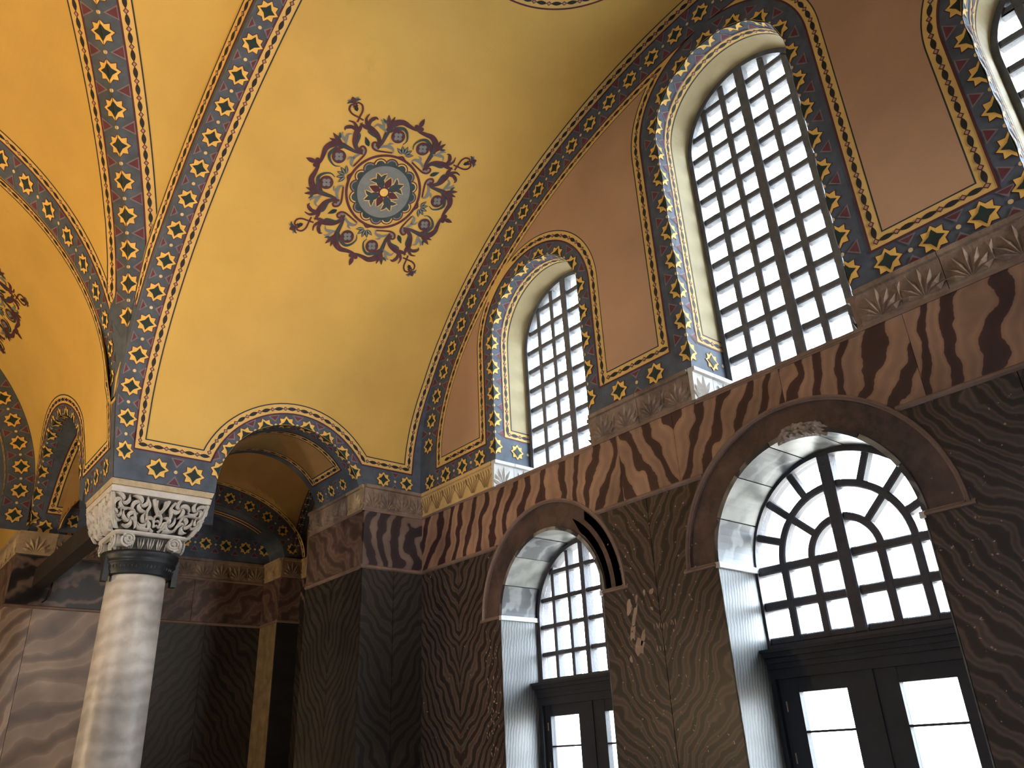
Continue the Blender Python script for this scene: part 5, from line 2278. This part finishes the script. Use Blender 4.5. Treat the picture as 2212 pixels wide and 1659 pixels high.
for k in range(56):
    a = 2*pi*k/56
    c_, s_ = cos(a), sin(a)
    p = lambda r, t, z: (CX+r*c_-t*s_, CY+r*s_+t*c_, z)
    mb.add([p(0.405, -0.012, 3.86), p(0.405, 0.012, 3.86), p(0.408, 0.012, 3.91), p(0.408, -0.012, 3.91), p(0.418, 0, 3.885)], [(0, 1, 4), (1, 2, 4), (2, 3, 4), (3, 0, 4)])
kid(mb.build('collar_beading', BRONZE), col)
for ax, ay in ((0.42, -0.06), (-0.40, -0.10)):
    mb = MB(); mb.box((CX+ax-0.035, CY+ay-0.05, 3.72), (CX+ax+0.035, CY+ay+0.05, 4.06)); kid(mb.build('collar_clasp', BRONZE), col)

cap = empty('capital', (CX, CY, 4.08))
tag(cap, 'white marble capital with undercut leaf scrolls and volutes on the bronze collar', 'capital')
capi = Matrix.Translation((CX, CY, 4.08)).inverted()


def capkid(o):
    o.parent = cap
    o.matrix_parent_inverse = capi
    return o


ZA, ZBm = 4.27, 4.70


def halfw(z):
    t = max(0, min(1, (z-ZA)/(ZBm-ZA)))
    return 0.43+0.16*(t**0.55)


def sqring(H, n=4.0, m=48):
    out = []
    for k in range(m):
        a = 2*pi*(k+0.5)/m
        c, s = cos(a), sin(a)
        r = 1/((abs(c)**n+abs(s)**n)**(1/n))
        out.append((H*r*c, H*r*s))
    return out


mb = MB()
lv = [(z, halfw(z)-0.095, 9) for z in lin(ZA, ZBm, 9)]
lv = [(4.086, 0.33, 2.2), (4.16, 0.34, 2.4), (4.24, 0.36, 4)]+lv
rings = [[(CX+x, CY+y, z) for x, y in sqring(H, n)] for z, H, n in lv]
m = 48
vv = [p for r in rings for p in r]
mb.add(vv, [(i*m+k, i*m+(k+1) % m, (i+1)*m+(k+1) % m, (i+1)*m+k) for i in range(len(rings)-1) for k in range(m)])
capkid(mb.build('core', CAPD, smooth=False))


def ring_band(name, levels, mat=CAPM):
    mb = MB()
    rings = [[(CX+x, CY+y, z) for x, y in sqring(H, n, 64)] for z, H, n in levels]
    m = 64
    vv = [p for r in rings for p in r]
    mb.add(vv, [(i*m+k, i*m+(k+1) % m, ((i+1) % len(rings))*m+(k+1) % m, ((i+1) % len(rings))*m+k) for i in range(len(rings)) for k in range(m)])
    return capkid(mb.build(name, mat))


ring_band('lower_lip', [(4.245, 0.38, 9), (4.25, 0.425, 9), (4.268, 0.445, 9), (4.288, 0.445, 9), (4.295, 0.42, 9), (4.295, 0.36, 9)])
mb = MB()
for (h0, h1, za, zb_) in ((0.595, 0.605, 4.70, 4.77), (0.605, 0.622, 4.785, 4.853)):
    if za > 4.75:
        capkid(mb.build('abacus', CAPM))
        mb = MB()
    a = [(CX+sx*h0, CY+sy*h0, za) for sx, sy in ((-1, -1), (1, -1), (1, 1), (-1, 1))]+[(CX+sx*h1, CY+sy*h1, zb_) for sx, sy in ((-1, -1), (1, -1), (1, 1), (-1, 1))]
    mb.add(a, [(3, 2, 1, 0), (4, 5, 6, 7), (0, 1, 5, 4), (1, 2, 6, 5), (2, 3, 7, 6), (3, 0, 4, 7)])
mb.box((CX-0.585, CY-0.585, 4.765), (CX+0.585, CY+0.585, 4.79))
capkid(mb.build('abacus_upper_moulding', plain('abacus_ochre_stone', (0.46, 0.37, 0.24), 0.6, 0.2, 8.0, 0.4, 40)))


def facept(f, u, z, h):
    H = halfw(z)
    k = H/0.59
    x, y = u*k, -(H+h)
    c, s = cos(f*pi/2), sin(f*pi/2)
    return (CX+x*c-y*s, CY+x*s+y*c, z)


def ridge(mb, f, pts, ws, h0, h1):
    """carved leaf: ridge-backed tapered strip"""
    n = len(pts)
    l, r = [], []
    for i in range(n):
        a, b = pts[max(0, i-1)], pts[min(n-1, i+1)]
        dx, dy = b[0]-a[0], b[1]-a[1]
        d = hypot(dx, dy) or 1
        l.append((pts[i][0]-dy/d*ws[i], pts[i][1]+dx/d*ws[i]))
        r.append((pts[i][0]+dy/d*ws[i], pts[i][1]-dx/d*ws[i]))
    clampz = lambda q: (max(-0.575, min(0.575, q[0])), max(ZA+0.012, min(ZBm, q[1])))
    v = [facept(f, *clampz(q), h0) for q in l]+[facept(f, *clampz(q), h1) for q in pts]+[facept(f, *clampz(q), h0) for q in r]
    base = len(v)
    v += [facept(f, *clampz(q), -0.045) for q in l]+[facept(f, *clampz(q), -0.045) for q in r]
    fa = []
    for i in range(n-1):
        fa += [(i, i+1, n+i+1, n+i), (n+i, n+i+1, 2*n+i+1, 2*n+i), (3*n+i, 3*n+i+1, i+1, i), (2*n+i, 2*n+i+1, 4*n+i+1, 4*n+i)]
    mb.add(v, fa)


rnd = random.Random(11)
for f in range(4):
    mb = MB()
    # whorls of broad comma-shaped leaves with drilled gaps between
    for (uc, zc_, R_, spin) in ((-0.470, 4.600, 0.118, 1), (-0.250, 4.595, 0.125, 1), (-0.370, 4.405, 0.122, -1), (-0.150, 4.395, 0.112, -1), (-0.545, 4.44, 0.09, 1),
                               (0.470, 4.600, 0.118, -1), (0.250, 4.595, 0.125, -1), (0.370, 4.405, 0.122, 1), (0.150, 4.395, 0.112, 1), (0.545, 4.44, 0.09, -1)):
        nl = 4
        a00 = rnd.uniform(0, 1)
        for k in range(nl):
            a0 = a00+2*pi*k/nl
            pts = []
            for i in range(9):
                t = i/8
                r = R_*(0.04+0.98*t)
                a = a0+spin*(1.9*t)
                pts.append((uc+r*cos(a), zc_+r*sin(a)*0.95))
            ridge(mb, f, pts, [R_*x for x in (0.05, 0.10, 0.155, 0.185, 0.20, 0.19, 0.155, 0.09, 0.02)], 0.0, 0.024)
    # outer vine stems
    for sg in (1, -1):
        pts = bez([(0.03*sg, 4.29), (0.10*sg, 4.34), (0.16*sg, 4.49), (0.13*sg, 4.58), (0.17*sg, 4.66)], 16)
        ridge(mb, f, pts, [0.016]*len(pts), 0.004, 0.026)
        pts = bez([(0.10*sg, 4.31), (0.26*sg, 4.33), (0.30*sg, 4.45), (0.34*sg, 4.52), (0.52*sg, 4.52)], 20)
        ridge(mb, f, pts, taper(len(pts), 0.018, 0.016, 0.008), 0.004, 0.026)
        pts = bez([(0.05*sg, 4.66), (0.045*sg, 4.58), (0.0, 4.52), (-0.05*sg, 4.44), (-0.03*sg, 4.34)], 16)
        ridge(mb, f, pts, [0.012]*len(pts), 0.002, 0.020)
        pts = bez([(0.09*sg, 4.67), (0.07*sg, 4.60), (0.02*sg, 4.50)], 10)
        ridge(mb, f, pts, taper(len(pts), 0.022, 0.020, 0.006), 0.004, 0.028)
        pts = [(sg*0.575, z) for z in lin(ZA+0.02, ZBm-0.01, 8)]
        ridge(mb, f, pts, [0.014]*8, 0.0, 0.012)
    for z_ in (4.345, 4.40, 4.46):
        ridge(mb, f, [(-0.06, z_), (0, z_+0.025), (0.06, z_)], [0.010]*3, 0.0, 0.016)
    capkid(mb.build('carved_face', CAPM))

# lower basket: volutes and little leaves
for k in range(4):
    for sg in (-1, 1):
        mb = MB()
        c, s = cos(k*pi/2), sin(k*pi/2)
        uc, zc_ = sg*0.27, 4.188
        pts, rr = [], []
        for i in range(40):
            t = i/39
            a = -pi/2+sg*0+t*4.6*pi*(1 if sg > 0 else -1)
            r = 0.088*(1-t*0.88)
            x, y = uc+r*cos(a), -(0.408+0.03*t)
            pts.append((CX+x*c-y*s, CY+x*s+y*c, zc_+r*sin(a)))
            rr.append(0.0135*(1-0.5*t))
        spiral_ = mb
        spiral_.tube(pts, rr, 6)
        mb = MB()
        # backing roll
        q = []
        for j in range(2):
            y = -(0.39-0.17*j)
            q.append((CX+uc*c-y*s, CY+uc*s+y*c, zc_))
        mb.tube(q, [0.080, 0.06], 16)
        vo = capkid(mb.build('volute', CAPM))
        spiral_.build('spiral', CAPM, vo)
        # the roll carries the parent inverse, so its child keeps world coordinates
mb = MB()
for k in range(20):
    a = 2*pi*k/20
    c_, s_ = cos(a), sin(a)
    P_ = lambda r, t, z: (CX+r*c_-t*s_, CY+r*s_+t*c_, z)
    for t in (-0.03, 0.0, 0.03):
        mb.add([P_(0.345, t*0.4, 4.09), P_(0.36, t-0.012, 4.16), P_(0.385, t*1.2, 4.235), P_(0.36, t+0.012, 4.16), P_(0.385, t, 4.165)], [(0, 1, 4), (1, 2, 4), (2, 3, 4), (3, 0, 4)])
capkid(mb.build('basket_leaf_row', CAPM))

# ------------------------------------------------------------------ tie beam and cable behind the column
mb = MB()
mb.box((2.22, 11.21, 4.42), (2.42, 14.93, 4.72))
tag(mb.build('tie_beam', plain('tie_beam_dark_timber', (0.018, 0.016, 0.018), 0.6, 0.3, 4.0)), 'dark timber tie beam running from the column to the tan pier', 'beam')
mb = MB()
mb.tube(bez([(2.52, 14.84, 4.90), (2.50, 14.84, 4.5), (2.48, 14.84, 4.28), (2.40, 14.82, 4.18)], 14), 0.012, 6)
tag(mb.build('cable', plain('cable_black', (0.01, 0.01, 0.012), 0.5, 0.1, 4.0)), 'thin black cable hanging on the dark slab of the tan pier', 'cable')
